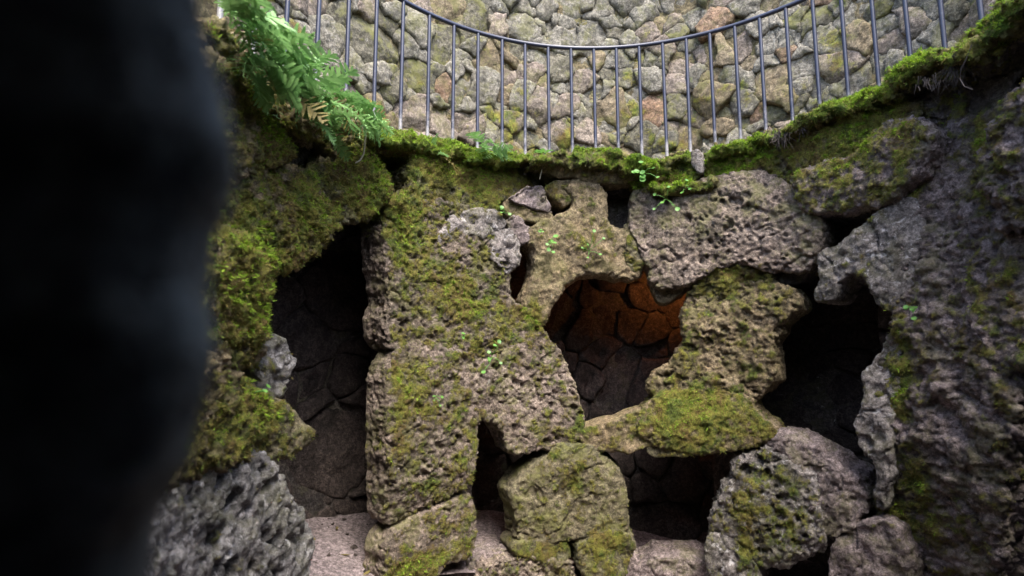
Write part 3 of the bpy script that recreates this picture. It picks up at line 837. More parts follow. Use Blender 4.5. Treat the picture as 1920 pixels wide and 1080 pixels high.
gv = []
for t in np.linspace(-math.pi, math.pi, 193):
    for r in (RW + 0.02, 2.2, 2.4, 2.6, RGAL + 0.1):
        gv.append((CX + r * math.sin(t), CY + r * math.cos(t), floor_z(t) - 0.24 * (RGAL - r)))
gv = np.array(gv)
gv[:, 2] += 0.02 * fbm(gv, 3.0, 3, 8)
gf = [(i * 5 + k, i * 5 + k + 1, i * 5 + k + 6, i * 5 + k + 5) for i in range(192) for k in range(4)]
structure(mesh_from('gallery_floor', gv, gf, M['floor']))
wv = [(CX + r * math.sin(t), CY + r * math.cos(t), -0.32) for t in np.linspace(-math.pi, math.pi, 65) for r in (0.02, 1.0, 3.2)]
wf = [(i * 3 + k, i * 3 + k + 1, i * 3 + k + 4, i * 3 + k + 3) for i in range(64) for k in range(2)]
structure(mesh_from('ground', wv, wf, M['floor']))
gd = [(x, y, TOP - 0.05) for x in (-60, 60) for y in (-60, 60)]


# ------------------------------------------------------------------ masonry from seeds
def power_cells(seeds, box, gap):
    """power diagram polygons of (x, y, r) seeds inside box, shrunk by gap"""
    out = []
    S = np.array(seeds)
    for i, (x, y, r) in enumerate(S):
        poly = [(box[0], box[1]), (box[2], box[1]), (box[2], box[3]), (box[0], box[3])]
        d = np.hypot(S[:, 0] - x, S[:, 1] - y)
        for j in np.argsort(d)[1:40]:
            xj, yj, rj = S[j]
            nx, ny = xj - x, yj - y
            dd = math.hypot(nx, ny)
            if dd < 1e-6:
                continue
            off = (dd * dd + r * r - rj * rj) / (2 * dd) - gap / 2
            nx, ny = nx / dd, ny / dd
            c = nx * x + ny * y + off
            q = []
            for k in range(len(poly)):
                a, b = poly[k], poly[(k + 1) % len(poly)]
                fa, fb = nx * a[0] + ny * a[1] - c, nx * b[0] + ny * b[1] - c
                if fa <= 0:
                    q.append(a)
                if (fa < 0) != (fb < 0):
                    t = fa / (fa - fb)
                    q.append((a[0] + t * (b[0] - a[0]), a[1] + t * (b[1] - a[1])))
            poly = q
            if len(poly) < 3:
                break
        out.append(poly if len(poly) >= 3 else None)
    return out


def area(p):
    return 0.5 * abs(sum(p[k][0] * p[(k + 1) % len(p)][1] - p[(k + 1) % len(p)][0] * p[k][1] for k in range(len(p))))


def subdivide_poly(P, n, jit, r):
    P = np.asarray(P)
    out = []
    for k in range(len(P)):
        a, b = P[k], P[(k + 1) % len(P)]
        L = np.linalg.norm(b - a)
        m = max(1, int(L / n))
        for q in range(m):
            p = a + (b - a) * q / m
            out.append(p + r.normal(0, jit, 2) * (1 if q else 0.5))
    return np.array(out)


UPW = thing('rubble_wall', 'tall curved wall of rough rubble stones behind the railing', 'wall', (CX, CY + RUP, RIM))
seeds_px = []
for x, y, r in [(470, 90, 70), (640, 270, 110), (500, 140, 60), (720, 100, 60), (880, 170, 50), (910, 90, 60), (1090, 80, 90), (870, 310, 50), (700, 360, 40), (890, 390, 60),
                (1090, 260, 150), (930, 490, 80), (1110, 450, 55), (1200, 520, 60), (1240, 400, 50), (1440, 200, 100), (1600, 300, 110), (1390, 330, 45), (1450, 380, 40), (1470, 510, 120),
                (1600, 600, 60), (1560, 460, 50), (1280, 640, 80), (1200, 660, 40), (1420, 770, 110), (1350, 680, 50), (1600, 720, 60), (1770, 250, 60), (1750, 380, 60), (1760, 570, 60),
                (1780, 480, 40), (1620, 860, 90), (1750, 850, 90), (1650, 60, 100), (1550, 30, 60), (1780, 80, 80), (1250, 120, 50), (1320, 60, 60), (1500, 930, 60), (1130, 570, 30),
                (1090, 600, 40), (1000, 560, 40), (560, 200, 40), (620, 430, 50), (700, 460, 50), (440, 230, 60), (440, 380, 70), (540, 330, 60), (780, 500, 60), (840, 560, 50), (780, 30, 60), (980, 700, 80), (820, 680, 80), (1120, 720, 80), (1200, 850, 80)]:
    seeds_px.append((380 + x / 3.6, y / 3.6, r / 3.6))
for x, y, r in [(80, 100, 110), (230, 30, 50), (290, 150, 60), (200, 430, 110), (40, 270, 50), (40, 430, 40), (180, 620, 90), (60, 530, 40), (30, 780, 60), (210, 750, 55), (60, 900, 80),
                (190, 900, 65), (320, 880, 70), (440, 180, 100), (440, 20, 60), (600, 60, 70), (585, 190, 35), (740, 40, 80), (700, 250, 80), (700, 130, 50), (870, 60, 40), (880, 150, 50),
                (1030, 50, 75), (1060, 115, 35), (985, 160, 40), (960, 230, 45), (1050, 260, 75), (1150, 200, 55), (1240, 110, 85), (1400, 110, 45), (1300, 220, 50), (1540, 130, 55),
                (1650, 140, 55), (1720, 60, 45), (1440, 210, 45), (1740, 190, 80), (1720, 290, 50), (430, 390, 60), (540, 370, 45), (530, 520, 65), (690, 480, 90), (650, 340, 40), (860, 370, 55),
                (970, 370, 45), (860, 445, 35), (1070, 410, 45), (1120, 345, 45), (1270, 350, 65), (990, 480, 55), (1120, 540, 80), (1290, 510, 80), (1430, 430, 55), (1510, 350, 70),
                (1590, 540, 55), (1690, 470, 50), (1790, 380, 50), (1770, 470, 35), (540, 710, 80), (600, 630, 40), (740, 620, 45), (700, 720, 55), (520, 820, 45), (640, 810, 40), (680, 920, 90),
                (840, 900, 80), (1030, 720, 115), (860, 620, 55), (850, 740, 45), (990, 860, 45), (1310, 720, 105), (1210, 640, 35), (1470, 740, 100), (1120, 900, 55), (1260, 940, 100), (1700, 690, 110),
                (1770, 850, 70), (1560, 940, 85), (1660, 980, 55), (1440, 960, 60), (970, 950, 40), (520, 920, 35), (430, 960, 55), (1820, 600, 50), (1480, 590, 45)]:
    seeds_px.append((860 + x / 3.6, y / 3.6, r / 3.6))
for x, y, r in [(60, 60, 50), (230, 40, 55), (410, 80, 45), (480, 40, 35), (100, 160, 55), (260, 120, 45), (420, 170, 60), (290, 215, 35), (70, 310, 80), (220, 290, 55), (250, 380, 40), (390, 240, 40),
                (440, 300, 60), (60, 480, 45), (40, 620, 50), (220, 560, 120), (420, 500, 90), (400, 650, 70), (470, 390, 45), (120, 740, 55), (220, 770, 45), (560, 600, 45), (600, 680, 35),
                (690, 460, 115), (620, 250, 75), (590, 60, 55), (680, 40, 45), (650, 130, 45), (770, 140, 75), (800, 290, 80), (690, 320, 35), (880, 80, 50), (870, 420, 45), (880, 180, 45),
                (1050, 300, 110), (1020, 60, 75), (1180, 150, 105), (1300, 40, 70), (1320, 190, 120), (1460, 90, 100), (1570, 180, 90), (1200, 330, 55), (1330, 330, 50), (1440, 290, 60), (860, 550, 90),
                (1000, 470, 85), (1100, 430, 60), (1620, 40, 80), (1750, 60, 110), (1750, 240, 100), (700, 650, 60)]:
    seeds_px.append((1380 + x / 3.556, y / 3.556, r / 3.556))
US = []
seeds_px = [q for i, q in enumerate(seeds_px) if q[2] > 21 or i % 5 == 0]
for x, y, r in seeds_px:
    th, z = px_wall(x, y, RUP)
    th2, _ = px_wall(x + r, y, RUP)
    US.append((th * RUP, z, abs(th2 - th) * RUP))
lo_s, hi_s = min(u[0] for u in US) - 0.25, max(u[0] for u in US) + 0.45
z_lo, z_hi = RIM - 0.1, 5.25
s_l, s_r = px_wall(955, 120, RUP)[0] * RUP, px_wall(1322, 120, RUP)[0] * RUP
r2 = np.random.default_rng(21)
n_guard = 0
for _ in range(4000):
    s, z, r = r2.uniform(lo_s, hi_s), r2.uniform(z_lo, z_hi), r2.choice([0.05, 0.09, 0.15, 0.22], p=[.2, .2, .3, .3])
    if all(math.hypot(s - a, z - b) > (c + r) * (1.0 if r > 0.06 else 0.80) for a, b, c in US):
        US.append((s, z, r))
        n_guard += 1
US = [u for u in US if z_lo - 0.1 < u[1] < z_hi + 0.1]
polys = power_cells(US, (lo_s - 0.1, z_lo - 0.1, hi_s + 0.1, z_hi + 0.1), 0.0)
view_lo, view_hi = px_wall(380, 100, RUP)[0] * RUP, px_wall(1930, 60, RUP)[0] * RUP
z_view = 4.95


def shows(k):
    return 1.0 if view_lo - 0.2 < US[k][0] < view_hi + 0.2 and US[k][1] < z_view else 0.02


order = sorted([k for k in range(len(polys)) if polys[k] is not None and area(polys[k]) > 0.0004], key=lambda k: -area(polys[k]) * shows(k))
rest_V, rest_F, rest_m, rest_n = [], [], [], 0
for n, k in enumerate(order):
    p = subdivide_poly(polys[k], 0.022, 0.002, r2)
    w3 = np.stack([p[:, 0], p[:, 1], np.zeros(len(p))], 1)
    p = p + 0.12 * np.stack([vnoise(w3 * 3.6, 301), vnoise(w3 * 3.6, 302)], 1) + 0.040 * np.stack([vnoise(w3 * 10, 303), vnoise(w3 * 10, 304)], 1) + 0.016 * np.stack([vnoise(w3 * 24, 305), vnoise(w3 * 24, 306)], 1)
    A_ = area(polys[k])
    sz = math.sqrt(A_)
    hh = (0.0165 if A_ > 0.02 else 0.013) if shows(k) > 0.5 else 0.035
    n0 = r2.uniform(-0.035, 0.038) + (0.02 if A_ > 0.03 else 0) + (0.05 if US[k][0] < s_l else 0.06 if US[k][0] > s_r else 0.0)
    fc = []
    for _ in range(4):
        a_ = r2.uniform(0, 2 * math.pi)
        g = r2.uniform(0.08, 0.62)
        fc.append((g * math.cos(a_), g * math.sin(a_), g * sz * r2.uniform(0.12, 0.42)))
    U, Q = rock_volume(p, n0, 0.17, 0.006, 0.0, hh, 0.005, 0.02, seed=500 + n, R=RUP, wscale=18, facets=fc, grow=0.004)
    NU = normals_of(U, Q)
    U = U + NU * (0.009 * fbm(U, 15, 4, 33 + n, 0.7) + 0.003)[:, None]
    ms = -0.14 + 0.35 * NU[:, 2] + 0.85 * fbm(U, 2.4, 5, 902, 0.7) - 0.35 * sstep(3.9, 4.6, U[:, 1])
    V = to_world(U, RUP)
    if n < 300:
        mesh_from('stone', V, Q, M[r2.choice(['up_a', 'up_b', 'up_c', 'up_d', 'up_e'], p=[.43, .26, .14, .13, .04])], UPW, attrs={'moss': ms})
    else:
        rest_V.append(V); rest_F.append(Q + rest_n); rest_m.append(ms); rest_n += len(V)
if rest_V:
    o = mesh_from('filler_stones', np.concatenate(rest_V), np.concatenate(rest_F), M['up_a'], UPW, attrs={'moss': np.concatenate(rest_m)})
    o['kind'] = 'stuff'
big = order
print('upper stones', len(big), 'seeds', len(US))
# mortar bed behind the stones, rough
ms_, mz_ = np.arange(lo_s - 0.5, hi_s + 0.5, 0.025), np.arange(RIM - 0.3, TOP, 0.025)
S_, Z_ = np.meshgrid(ms_, mz_, indexing='ij')
Um = np.stack([S_.ravel(), Z_.ravel(), np.zeros(S_.size)], 1).astype(np.float32)
Um[:, 2] = -0.034 + 0.024 * fbm(Um, 9, 4, 5, 0.65) + np.where(Um[:, 0] < s_l, 0.05, np.where(Um[:, 0] > s_r, 0.06, 0))
nzv = len(mz_)
ii, jj = np.meshgrid(np.arange(len(ms_) - 1), np.arange(nzv - 1), indexing='ij')
a_ = (ii * nzv + jj).ravel()
mesh_from('mortar', to_world(Um, RUP), np.stack([a_, a_ + 1, a_ + nzv + 1, a_ + nzv], 1), M['mortar'], UPW)
# the rest of the circle, behind the viewer
structure(ring('wall', RUP + 0.10, RUP + 0.5, RIM - 0.3, TOP, M['up_a'], -1.75, 1.75))
structure(ring('wall', RUP + 0.10, RUP + 0.5, RIM - 0.3, 4.0, M['up_a'], 1.76, 2 * math.pi - 1.76))

# ------------------------------------------------------------------ gallery back wall
GW = thing('gallery_wall', 'dim gallery wall of big fitted stones behind the openings', 'wall', (CX, CY + RGAL, 0))
GS = []
r3 = np.random.default_rng(5)
g_lo, g_hi = -1.35 * RGAL, 1.0 * RGAL
for _ in range(5000):
    s, z, r = r3.uniform(g_lo, g_hi), r3.uniform(-0.05, RIM - 0.2), r3.choice([0.11, 0.22, 0.36], p=[.3, .3, .4])
    if all(math.hypot((s - a) * 0.8, (z - b) * 1.25) > (c + r) * 0.80 for a, b, c in GS):
        GS.append((s, z, r))
gp = power_cells(GS, (g_lo, -0.1, g_hi, RIM - 0.1), 0.004)
for n, p in enumerate(gp):
    if p is None or area(p) < 0.002:
        continue
    q = subdivide_poly(p, 0.06, 0.006, r3)
    w3 = np.stack([q[:, 0], q[:, 1], np.zeros(len(q))], 1)
    q = q + 0.13 * np.stack([vnoise(w3 * 2.2, 401), vnoise(w3 * 2.2, 402)], 1) + 0.03 * np.stack([vnoise(w3 * 8, 403), vnoise(w3 * 8, 404)], 1)
    n0 = r3.uniform(-0.04, 0.05)
    fc = [(g * math.cos(a_), g * math.sin(a_), g * 0.08) for g, a_ in zip(r3.uniform(0.05, 0.35, 3), r3.uniform(0, 6.28, 3))]
    U, Q = rock_volume(q, n0, 0.16, 0.010, 0.0, 0.026, 0.006, 0.04, seed=900 + n, R=RGAL, facets=fc)
    NU = normals_of(U, Q)
    U = U + NU * (0.012 * fbm(U, 6, 4, 50 + n, 0.6))[:, None]
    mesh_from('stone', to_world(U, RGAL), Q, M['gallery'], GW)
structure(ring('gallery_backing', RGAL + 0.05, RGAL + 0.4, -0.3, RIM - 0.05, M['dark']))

def pier(x0, x1, label, seed):  # added stone stacks that block lamplight and darken the gallery bays
    t0, t1 = px_wall(x0, 700, RGAL)[0] * RGAL, px_wall(x1, 700, RGAL)[0] * RGAL
    th = (t0 + t1) / 2 / RGAL
    root = thing('gallery_pier', label, 'pier', (CX + 2.6 * math.sin(th), CY + 2.6 * math.cos(th), 0))
    z = 0.0
    k = 0
    r = np.random.default_rng(seed)
    while z < RIM - 0.35:
        hgt = min(r.uniform(0.3, 0.5), RIM - 0.33 - z)
        P = subdivide_poly([(t0 + r.normal(0, .02), z), (t1 + r.normal(0, .02), z), (t1 + r.normal(0, .02), z + hgt - .008), (t0 + r.normal(0, .02), z + hgt - .008)], 0.1, 0.012, r)
        U, Q = rock_volume(P, 0.54, 0.58, 0.03, 0.0, 0.03, 0.01, 0.03, seed=seed + k, R=RGAL)
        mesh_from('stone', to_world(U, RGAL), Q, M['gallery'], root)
        z += hgt
        k += 1


pier(1335, 1405, 'added light-blocking stone pier behind the waisted pillar', 811)
pier(770, 850, 'added light-blocking stone pier behind the tall slab pillar', 831)
pier(1700, 1780, 'added light-blocking stone pier behind the right rock outcrop', 851)

# ------------------------------------------------------------------ steps in the openings
SG = thing('stone_step', 'low purplish stone step at the foot of the square opening', 'step', on_wall(1265, 1075, RW))
rock(SG, 'block', [(1204, 1050), (1330, 1050), (1332, 1120), (1202, 1120)], 'violet', 0.02, 0.4, 0.025, 0.0, dict(rough=0.012, crust=0.008), -0.6, 0.1)
rock(SG, 'block', [(1178, 1042), (1200, 1046), (1200, 1120), (1172, 1120)], 'violet', 0.0, 0.4, 0.02, 0.0, dict(rough=0.012, crust=0.008), -0.6, 0.1)
SG2 = thing('stone_step', 'worn pale step between the tall pillar and the green-stained block', 'step', on_wall(930, 1075, RW))
rock(SG2, 'block', [(880, 1062), (925, 1040), (965, 1036), (975, 1120), (880, 1120)], 'violet', -0.04, 0.4, 0.03, 0.0, dict(rough=0.012), -0.4, 0.2)

def litter():
    r = np.random.default_rng(77)
    oct_v = np.array([(1, 0, 0), (-1, 0, 0), (0, 1, 0), (0, -1, 0), (0, 0, 1), (0, 0, -1)], float)
    oct_f = np.array([(0, 2, 4), (2, 1, 4), (1, 3, 4), (3, 0, 4), (2, 0, 5), (1, 2, 5), (3, 1, 5), (0, 3, 5)])
    VV, FF, LV, LF = [], [], [], []
    for k in range(420):
        t = r.uniform(-1.3, 0.9)
        q = r.uniform(2.0, RGAL - 0.03)
        if r.random() < 0.5:
            q = r.choice([RGAL - 0.06, 2.32]) + r.normal(0, 0.05)
        c = np.array([CX + q * math.sin(t), CY + q * math.cos(t), floor_z(t) - 0.24 * (RGAL - q)])
        if k < 340:
            sz = r.choice([0.006, 0.010, 0.018, 0.03], p=[.4, .35, .2, .05])
            VV.append(c + oct_v * sz * r.uniform(0.6, 1.3, 3) * np.array([1, 1, .6]) + r.normal(0, sz * .15, (6, 3)))
            FF.append(oct_f + 6 * len(FF))
        else:
            a = r.uniform(0, 6.28)
            d = np.array([math.cos(a), math.sin(a), r.uniform(-.1, .3)]) * r.uniform(0.02, 0.045)
            e = np.array([-math.sin(a), math.cos(a), r.uniform(-.2, .2)]) * 0.012
            c = c + np.array([0, 0, 0.008])
            LV.append(np.array([c - d, c + e, c + d, c - e]))
            LF.append(np.array([(0, 3, 2), (0, 2, 1)]) + 4 * len(LF))
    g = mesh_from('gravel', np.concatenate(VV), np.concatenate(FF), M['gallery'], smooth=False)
    tag(g, 'scattered grit and pebbles on the gallery floor', 'gravel', kind='stuff')
    l = mesh_from('leaf_litter', np.concatenate(LV), np.concatenate(LF), M['fern_old'], attrs={'tone': r.uniform(0, .6, 4 * len(LV))}, smooth=False)
    tag(l, 'fallen brown leaves strewn on the gallery floor', 'leaf litter', kind='stuff')


litter()

# ------------------------------------------------------------------ ring of boulder wall behind the viewer
tc = math.atan2(-CX, -CY)


def rear(t0, t1, seed):
    P = np.array([(t0 * RW, -0.32), (t1 * RW, -0.32), (t1 * RW, RIM), (t0 * RW, RIM)])
    P = subdivide_poly(P, 0.3, 0.05, r3)
    U, Q = rock_volume(P, 0.05, 0.36, 0.06, 0.0, 0.05, 0.03, 0.06, seed=seed)
    return U, Q


a0 = px_wall(1985, 500, RW)[0]
b0 = px_wall(330, 700, RW)[0]
U1, Q1 = rear(a0 + 0.7, tc + 2 * math.pi - 0.27, 71)
structure(mesh_from('well_wall', to_world(U1), Q1, M['violet'], attrs={'moss': np.full(len(U1), 0.1)}))
U2, Q2 = rear(tc + 0.30, b0 - 0.12, 72)
structure(mesh_from('well_wall', to_world(U2), Q2, M['violet'], attrs={'moss': np.full(len(U2), 0.1)}))

# ------------------------------------------------------------------ dark jamb beside the camera
def jamb():
    edge = [(392, -120), (400, 0), (406, 100), (428, 230), (438, 305), (428, 365), (404, 440), (394, 560), (400, 645), (385, 760), (356, 865), (318, 932), (288, 985), (268, 1080), (262, 1200)]
    edge = [(x - 36, y) for x, y in edge]
    ys = np.linspace(-120, 1200, 120)
    xs = np.interp(ys, [e[1] for e in edge], [e[0] for e in edge])
    dep = 0.25
    V, F = [], []
    K = 28
    for x, y in zip(xs, ys):
        p = ray(x, y) * dep
        # section: rounded nose at p, running back to the left and away
        for k in range(K):
            a = -math.pi * 0.5 + 2 * math.pi * k / K
            ex = (abs(math.cos(a)) ** 0.7) * math.copysign(1, math.cos(a))
            ey = (abs(math.sin(a)) ** 0.7) * math.copysign(1, math.sin(a))
            V.append((p[0] - 0.30 + 0.30 * ex - 0.12 * ey * 0.5, p[1] + 0.02 + 0.10 * ey, EYE + p[2]))
    V = np.array(V)
    n = len(ys)
    for i in range(n - 1):
        for k in range(K):
            a, b = i * K + k, i * K + (k + 1) % K
            F.append((a, b, b + K, a + K))
    F = np.array(F)
    V += 0.010 * np.stack([fbm(V + s, 9, 3, 3) for s in (0, 5, 9)], 1) * np.array([1, 1, 0.4])
    return V, F


JV, JF = jamb()
tag(mesh_from('jamb_rock', JV, JF[:, ::-1], M['jamb'], attrs={'moss': np.full(len(JV), -0.4)}), 'black out-of-focus rock edge close to the viewer on the far left', 'rock')

# ------------------------------------------------------------------ railing
def tube(path, r, k=10):
    path = np.asarray(path, float)
    n = len(path)
    T = np.gradient(path, axis=0)
    T /= np.linalg.norm(T, axis=1)[:, None]
    ref = np.array([0, 0, 1.0]) if abs(T[0][2]) < 0.9 else np.array([1.0, 0, 0])
    V = []
    rr = np.broadcast_to(r, (n,))
    for i in range(n):
        a = np.cross(T[i], ref)
        a /= np.linalg.norm(a)
        b = np.cross(T[i], a)
        for j in range(k):
            t = 2 * math.pi * j / k
            V.append(path[i] + rr[i] * (math.cos(t) * a + math.sin(t) * b))
    F = []
    for i in range(n - 1):
        for j in range(k):
            F.append((i * k + j, i * k + (j + 1) % k, (i + 1) * k + (j + 1) % k, (i + 1) * k + j))
    return np.array(V), np.array(F)


RG = thing('railing', 'curved dark blue iron railing around the rim of the well', 'railing', (CX, CY + RRAIL, RIM))
tops = [(756.4, 6), (805.3, 28), (851.4, 45), (896.5, 60.5), (941.4, 71.7), (984.4, 80), (1027.5, 85.5), (1070.3, 89.4), (1113, 91), (1155.3, 90), (1198, 86.7), (1242, 80.5), (1286.4, 71.7), (1330.3, 61), (1377, 46), (1423.6, 31), (1472.8, 12.7)]
zr = np.mean([px_wall(x, y, RRAIL)[1] for x, y in tops[4:13]])
print('rail height', zr, [round(px_wall(x, y, RRAIL)[1], 3) for x, y in tops])
th_p = [px_wall(x, y, RRAIL)[0] for x, y in tops]
th_p += [px_wall(x, 40, RRAIL)[0] for x in (705.5, 652.5, 597.5, 538, 477, 412)] + [px_wall(x, 40, RRAIL)[0] for x in (1526, 1580, 1637.5, 1699.5, 1766.7, 1840)]
th_p = sorted(th_p)
dth = th_p[-1] - th_p[-2]
th_p = [th_p[0] - 0.11] + th_p + [th_p[-1] + dth, th_p[-1] + 2 * dth]
V, F = tube([(CX + RRAIL * math.sin(t), CY + RRAIL * math.cos(t), zr) for t in np.linspace(th_p[0] - 0.4, th_p[-1] + 0.4, 160)], 0.0175, 12)
mesh_from('top_rail', V, F, M['iron'], RG)
rp = random.Random(3)
for t in th_p:
    x, y = CX + RRAIL * math.sin(t), CY + RRAIL * math.cos(t)
    lx, ly = rp.uniform(-.006, .006), rp.uniform(-.006, .006)
    V, F = tube([(x + lx, y + ly, RIM - 0.06), (x + lx * .5, y + ly * .5, RIM + 0.5), (x, y, zr)], 0.0140, 10)
    mesh_from('post', V, F, M['iron'], RG)


# ------------------------------------------------------------------ plants
def frond_mesh(L, r, lobes=11, width=0.30):
    """a polypody frond along +X, arching; returns verts, faces (tris), tone"""
    V, F, T = [], [], []

    def arch(t):
        return np.array([L * (t - 0.10 * t * t), 0, L * (0.28 * t - 0.55 * t * t)])

    n = 10
    for i in range(n + 1):
        t = i / n
        p = arch(t)
        w = 0.0035 * (1 - 0.7 * t)
        V += [p + (0, w, 0), p - (0, w, 0)]
        T += [0.9, 0.9]
    for i in range(n):
        F += [(2 * i, 2 * i + 1, 2 * i + 3), (2 * i, 2 * i + 3, 2 * i + 2)]
    for k in range(lobes):
        t = 0.22 + 0.76 * k / (lobes - 1)
        ln = L * width * (math.sin(math.pi * (0.16 + 0.80 * (1 - (1 - (t - 0.22) / 0.78)))) ** 0.7) * r.uniform(0.85, 1.12)
        ln = max(ln, L * 0.04)
        for sgn in (-1, 1):
            b = arch(min(t + 0.01 * sgn, 1))
            ang = math.radians(r.uniform(58, 74))
            d = np.array([math.cos(ang), sgn * math.sin(ang), r.uniform(-0.25, 0.12)])
            wv = L * 0.036
            ax = np.array([1.0, 0, 0])
            tone = r.uniform(0.1, 0.8)
            s = len(V)
            fold = np.array([0, 0, 0.3])
            V += [b - ax * wv, b + ax * wv, b + d * ln * 0.5 - ax * wv * 1.0 + fold * ln * .06, b + d * ln * 0.5 + ax * wv * 1.05 + fold * ln * .06, b + d * ln * 0.5 + fold * 0,
                  b + d * ln * 0.85 - ax * wv * .55, b + d * ln * 0.85 + ax * wv * .7, b + d * ln + (0, 0, -0.12 * ln)]
            T += [tone] * 8
            F += [(s, s + 4, s + 2), (s, s + 1, s + 4), (s + 1, s + 3, s + 4), (s + 2, s + 4, s + 5), (s + 4, s + 6, s + 5), (s + 4, s + 3, s + 6), (s + 5, s + 6, s + 7)]
    return np.array(V), np.array(F), np.array(T)


def fern(px, py, n, L, label, seed, out=0.12, lean=(0, 0), droop=0.3):
    r = np.random.default_rng(seed)
    base = on_wall(px, py, RW - out)
    th = math.atan2(base[0] - CX, base[1] - CY)
    inward = -np.array([math.sin(th), math.cos(th), 0])
    tang = np.array([math.cos(th), -math.sin(th), 0])
    root = thing('fern', label, 'fern', base, 'ferns on the rim')
    for k in range(n):
        v, f, t = frond_mesh(L * r.uniform(0.7, 1.15), r, lobes=int(r.integers(7, 11)), width=r.uniform(0.30, 0.46))
        a = -1.3 + 2.6 * (k + r.uniform(0.1, 0.9)) / n + lean[0]
        el = r.uniform(-0.5, 0.75) + lean[1] - droop * 0.3
        X = inward * math.cos(a) * math.cos(el) + tang * math.sin(a) * math.cos(el) + np.array([0, 0, math.sin(el)])
        Y = np.cross([0, 0, 1], X)
        Y /= np.linalg.norm(Y)
        Zv = np.cross(X, Y)
        roll = r.normal(0, 0.5)
        Y, Zv = Y * math.cos(roll) + Zv * math.sin(roll), Zv * math.cos(roll) - Y * math.sin(roll)
        w = base + r.normal(0, 0.025, 3) + v[:, :1] * X + v[:, 1:2] * Y + v[:, 2:3] * Zv
        mesh_from('frond', w, f, M['fern_old' if r.random() < 0.07 else 'fern'], root, origin=base, attrs={'tone': t}, smooth=False)
    return root


for a in [(425, 26, 12, .27, 'lush fern at the upper left, nearest the black rock', 1), (462, 78, 12, .27, 'fern with long hanging fronds below the topmost fern at left', 2),
          (505, 120, 12, .26, 'fern in front of the leftmost railing posts', 3), (548, 160, 13, .27, 'full fern midway down the fern bank on the left', 4),
          (590, 190, 13, .26, 'fern hanging over the dark hollow on the left rim', 5), (630, 205, 12, .24, 'fern leaning against the rubble wall near the end of the bank', 6),
          (668, 222, 10, .26, 'last big fern of the left bank, its fronds reaching right', 7)]:
    fern(*a)
fern(480, 128, 8, .24, 'fern drooping over the mossy hump at the upper left', 21, 0.16, droop=1.2)
fern(528, 178, 8, .24, 'fern drooping below the leftmost railing posts', 22, 0.14, droop=1.2)
fern(575, 222, 8, .22, 'fern drooping into the dark hollow on the left', 23, 0.14, droop=1.2)
fern(818, 288, 3, .17, 'small fern hanging on the moss above the tall pillar', 8, 0.08)
fern(905, 276, 7, .18, 'bushy little fern in the middle of the mossy rim', 9, 0.08, droop=-0.6)
fern(938, 290, 4, .15, 'small fern right of the bushy one on the mossy rim', 10, 0.08)
fern(612, 262, 3, .15, 'little pale fern under the left fern bank beside the brown stone', 11, 0.08)


def leaf_disc(c, nrm, rad, r, k=9):
    nrm = nrm / np.linalg.norm(nrm)
    a = np.cross(nrm, [0.2, 0.1, 1.0])
    a /= np.linalg.norm(a)
    b = np.cross(nrm, a)
    V = [c - nrm * rad * 0.18]
    for j in range(k):
        t = 2 * math.pi * j / k
        q = rad * (1 + 0.08 * math.sin(4 * t))
        V.append(c + q * (math.cos(t) * a + math.sin(t) * b))
    F = [(0, 1 + j, 1 + (j + 1) % k) for j in range(k)]
    return np.array(V), np.array(F)


def pennywort(px, py, n, label, seed, spread=14, rad=0.020, out=0.13, hang=0.06):
    r = np.random.default_rng(seed)
    base = on_wall(px, py, RW - out)
    th = math.atan2(base[0] - CX, base[1] - CY)
    inward = -np.array([math.sin(th), math.cos(th), 0])
    root = thing('round_leaf_plant', label, 'plant', base, 'round-leaved plants on the rocks')
    for k in range(n):
        c = on_wall(px + r.normal(0, spread), py + r.normal(0, spread) + (spread * 0.8 if k == 0 else 0), RW - out - 0.02)
        V, F = leaf_disc(c + inward * 0.01, inward + np.array([0, 0, 0.8]) + r.normal(0, 0.25, 3), rad * r.uniform(0.6, 1.25), r)
        lf = mesh_from('leaf', V, F, M['leaf'], root, origin=c, attrs={'tone': np.full(len(V), r.uniform(0.2, 0.9))}, smooth=True)
        mid = (c + base) / 2 + inward * 0.02
        V, F = tube([base - inward * 0.03, mid, c], 0.0022, 5)
        mesh_from('stem', V, F, M['leaf'], root, origin=base, attrs={'tone': np.full(len(V), 0.8)})
    return root


pennywort(1032, 450, 6, 'round-leaved plant trailing on the fork of the arch stone', 1, 14, 0.018)
pennywort(1010, 432, 3, 'tiny leaves at the top of the arch stone fork', 2, 9, 0.012)
pennywort(1105, 470, 6, 'patch of round leaves on the middle of the arch stone', 3, 13, 0.014, 0.15)
pennywort(925, 668, 7, 'sprig of round leaves in the middle of the tall pillar', 4, 13, 0.017)
pennywort(872, 628, 2, 'single pair of leaves on the upper slab of the pillar', 5, 6, 0.016)
pennywort(817, 742, 4, 'small tuft of leaves on the leaning lower slab', 6, 7, 0.010)
pennywort(1205, 322, 9, 'bright leafy plant at the corner of the moss lip', 7, 14, 0.020, 0.2)
pennywort(1250, 372, 6, 'leafy plant trailing over the top of the big pitted slab', 8, 13, 0.015, 0.16)
pennywort(1286, 352, 4, 'little leaves in the moss behind the pitted slab', 9, 9, 0.013, 0.14)
pennywort(948, 398, 4, 'little leaves beside the pale grey pocked stones', 10, 8, 0.014, 0.1)
pennywort(1715, 575, 5, 'small leaves on the right rock face beside the dark opening', 11, 10, 0.012)
pennywort(1690, 660, 0, 'x', 12) if False else None
pennywort(490, 735, 3, 'small leaf tuft in the hollow of the left rock face', 13, 5, 0.010, 0.18)

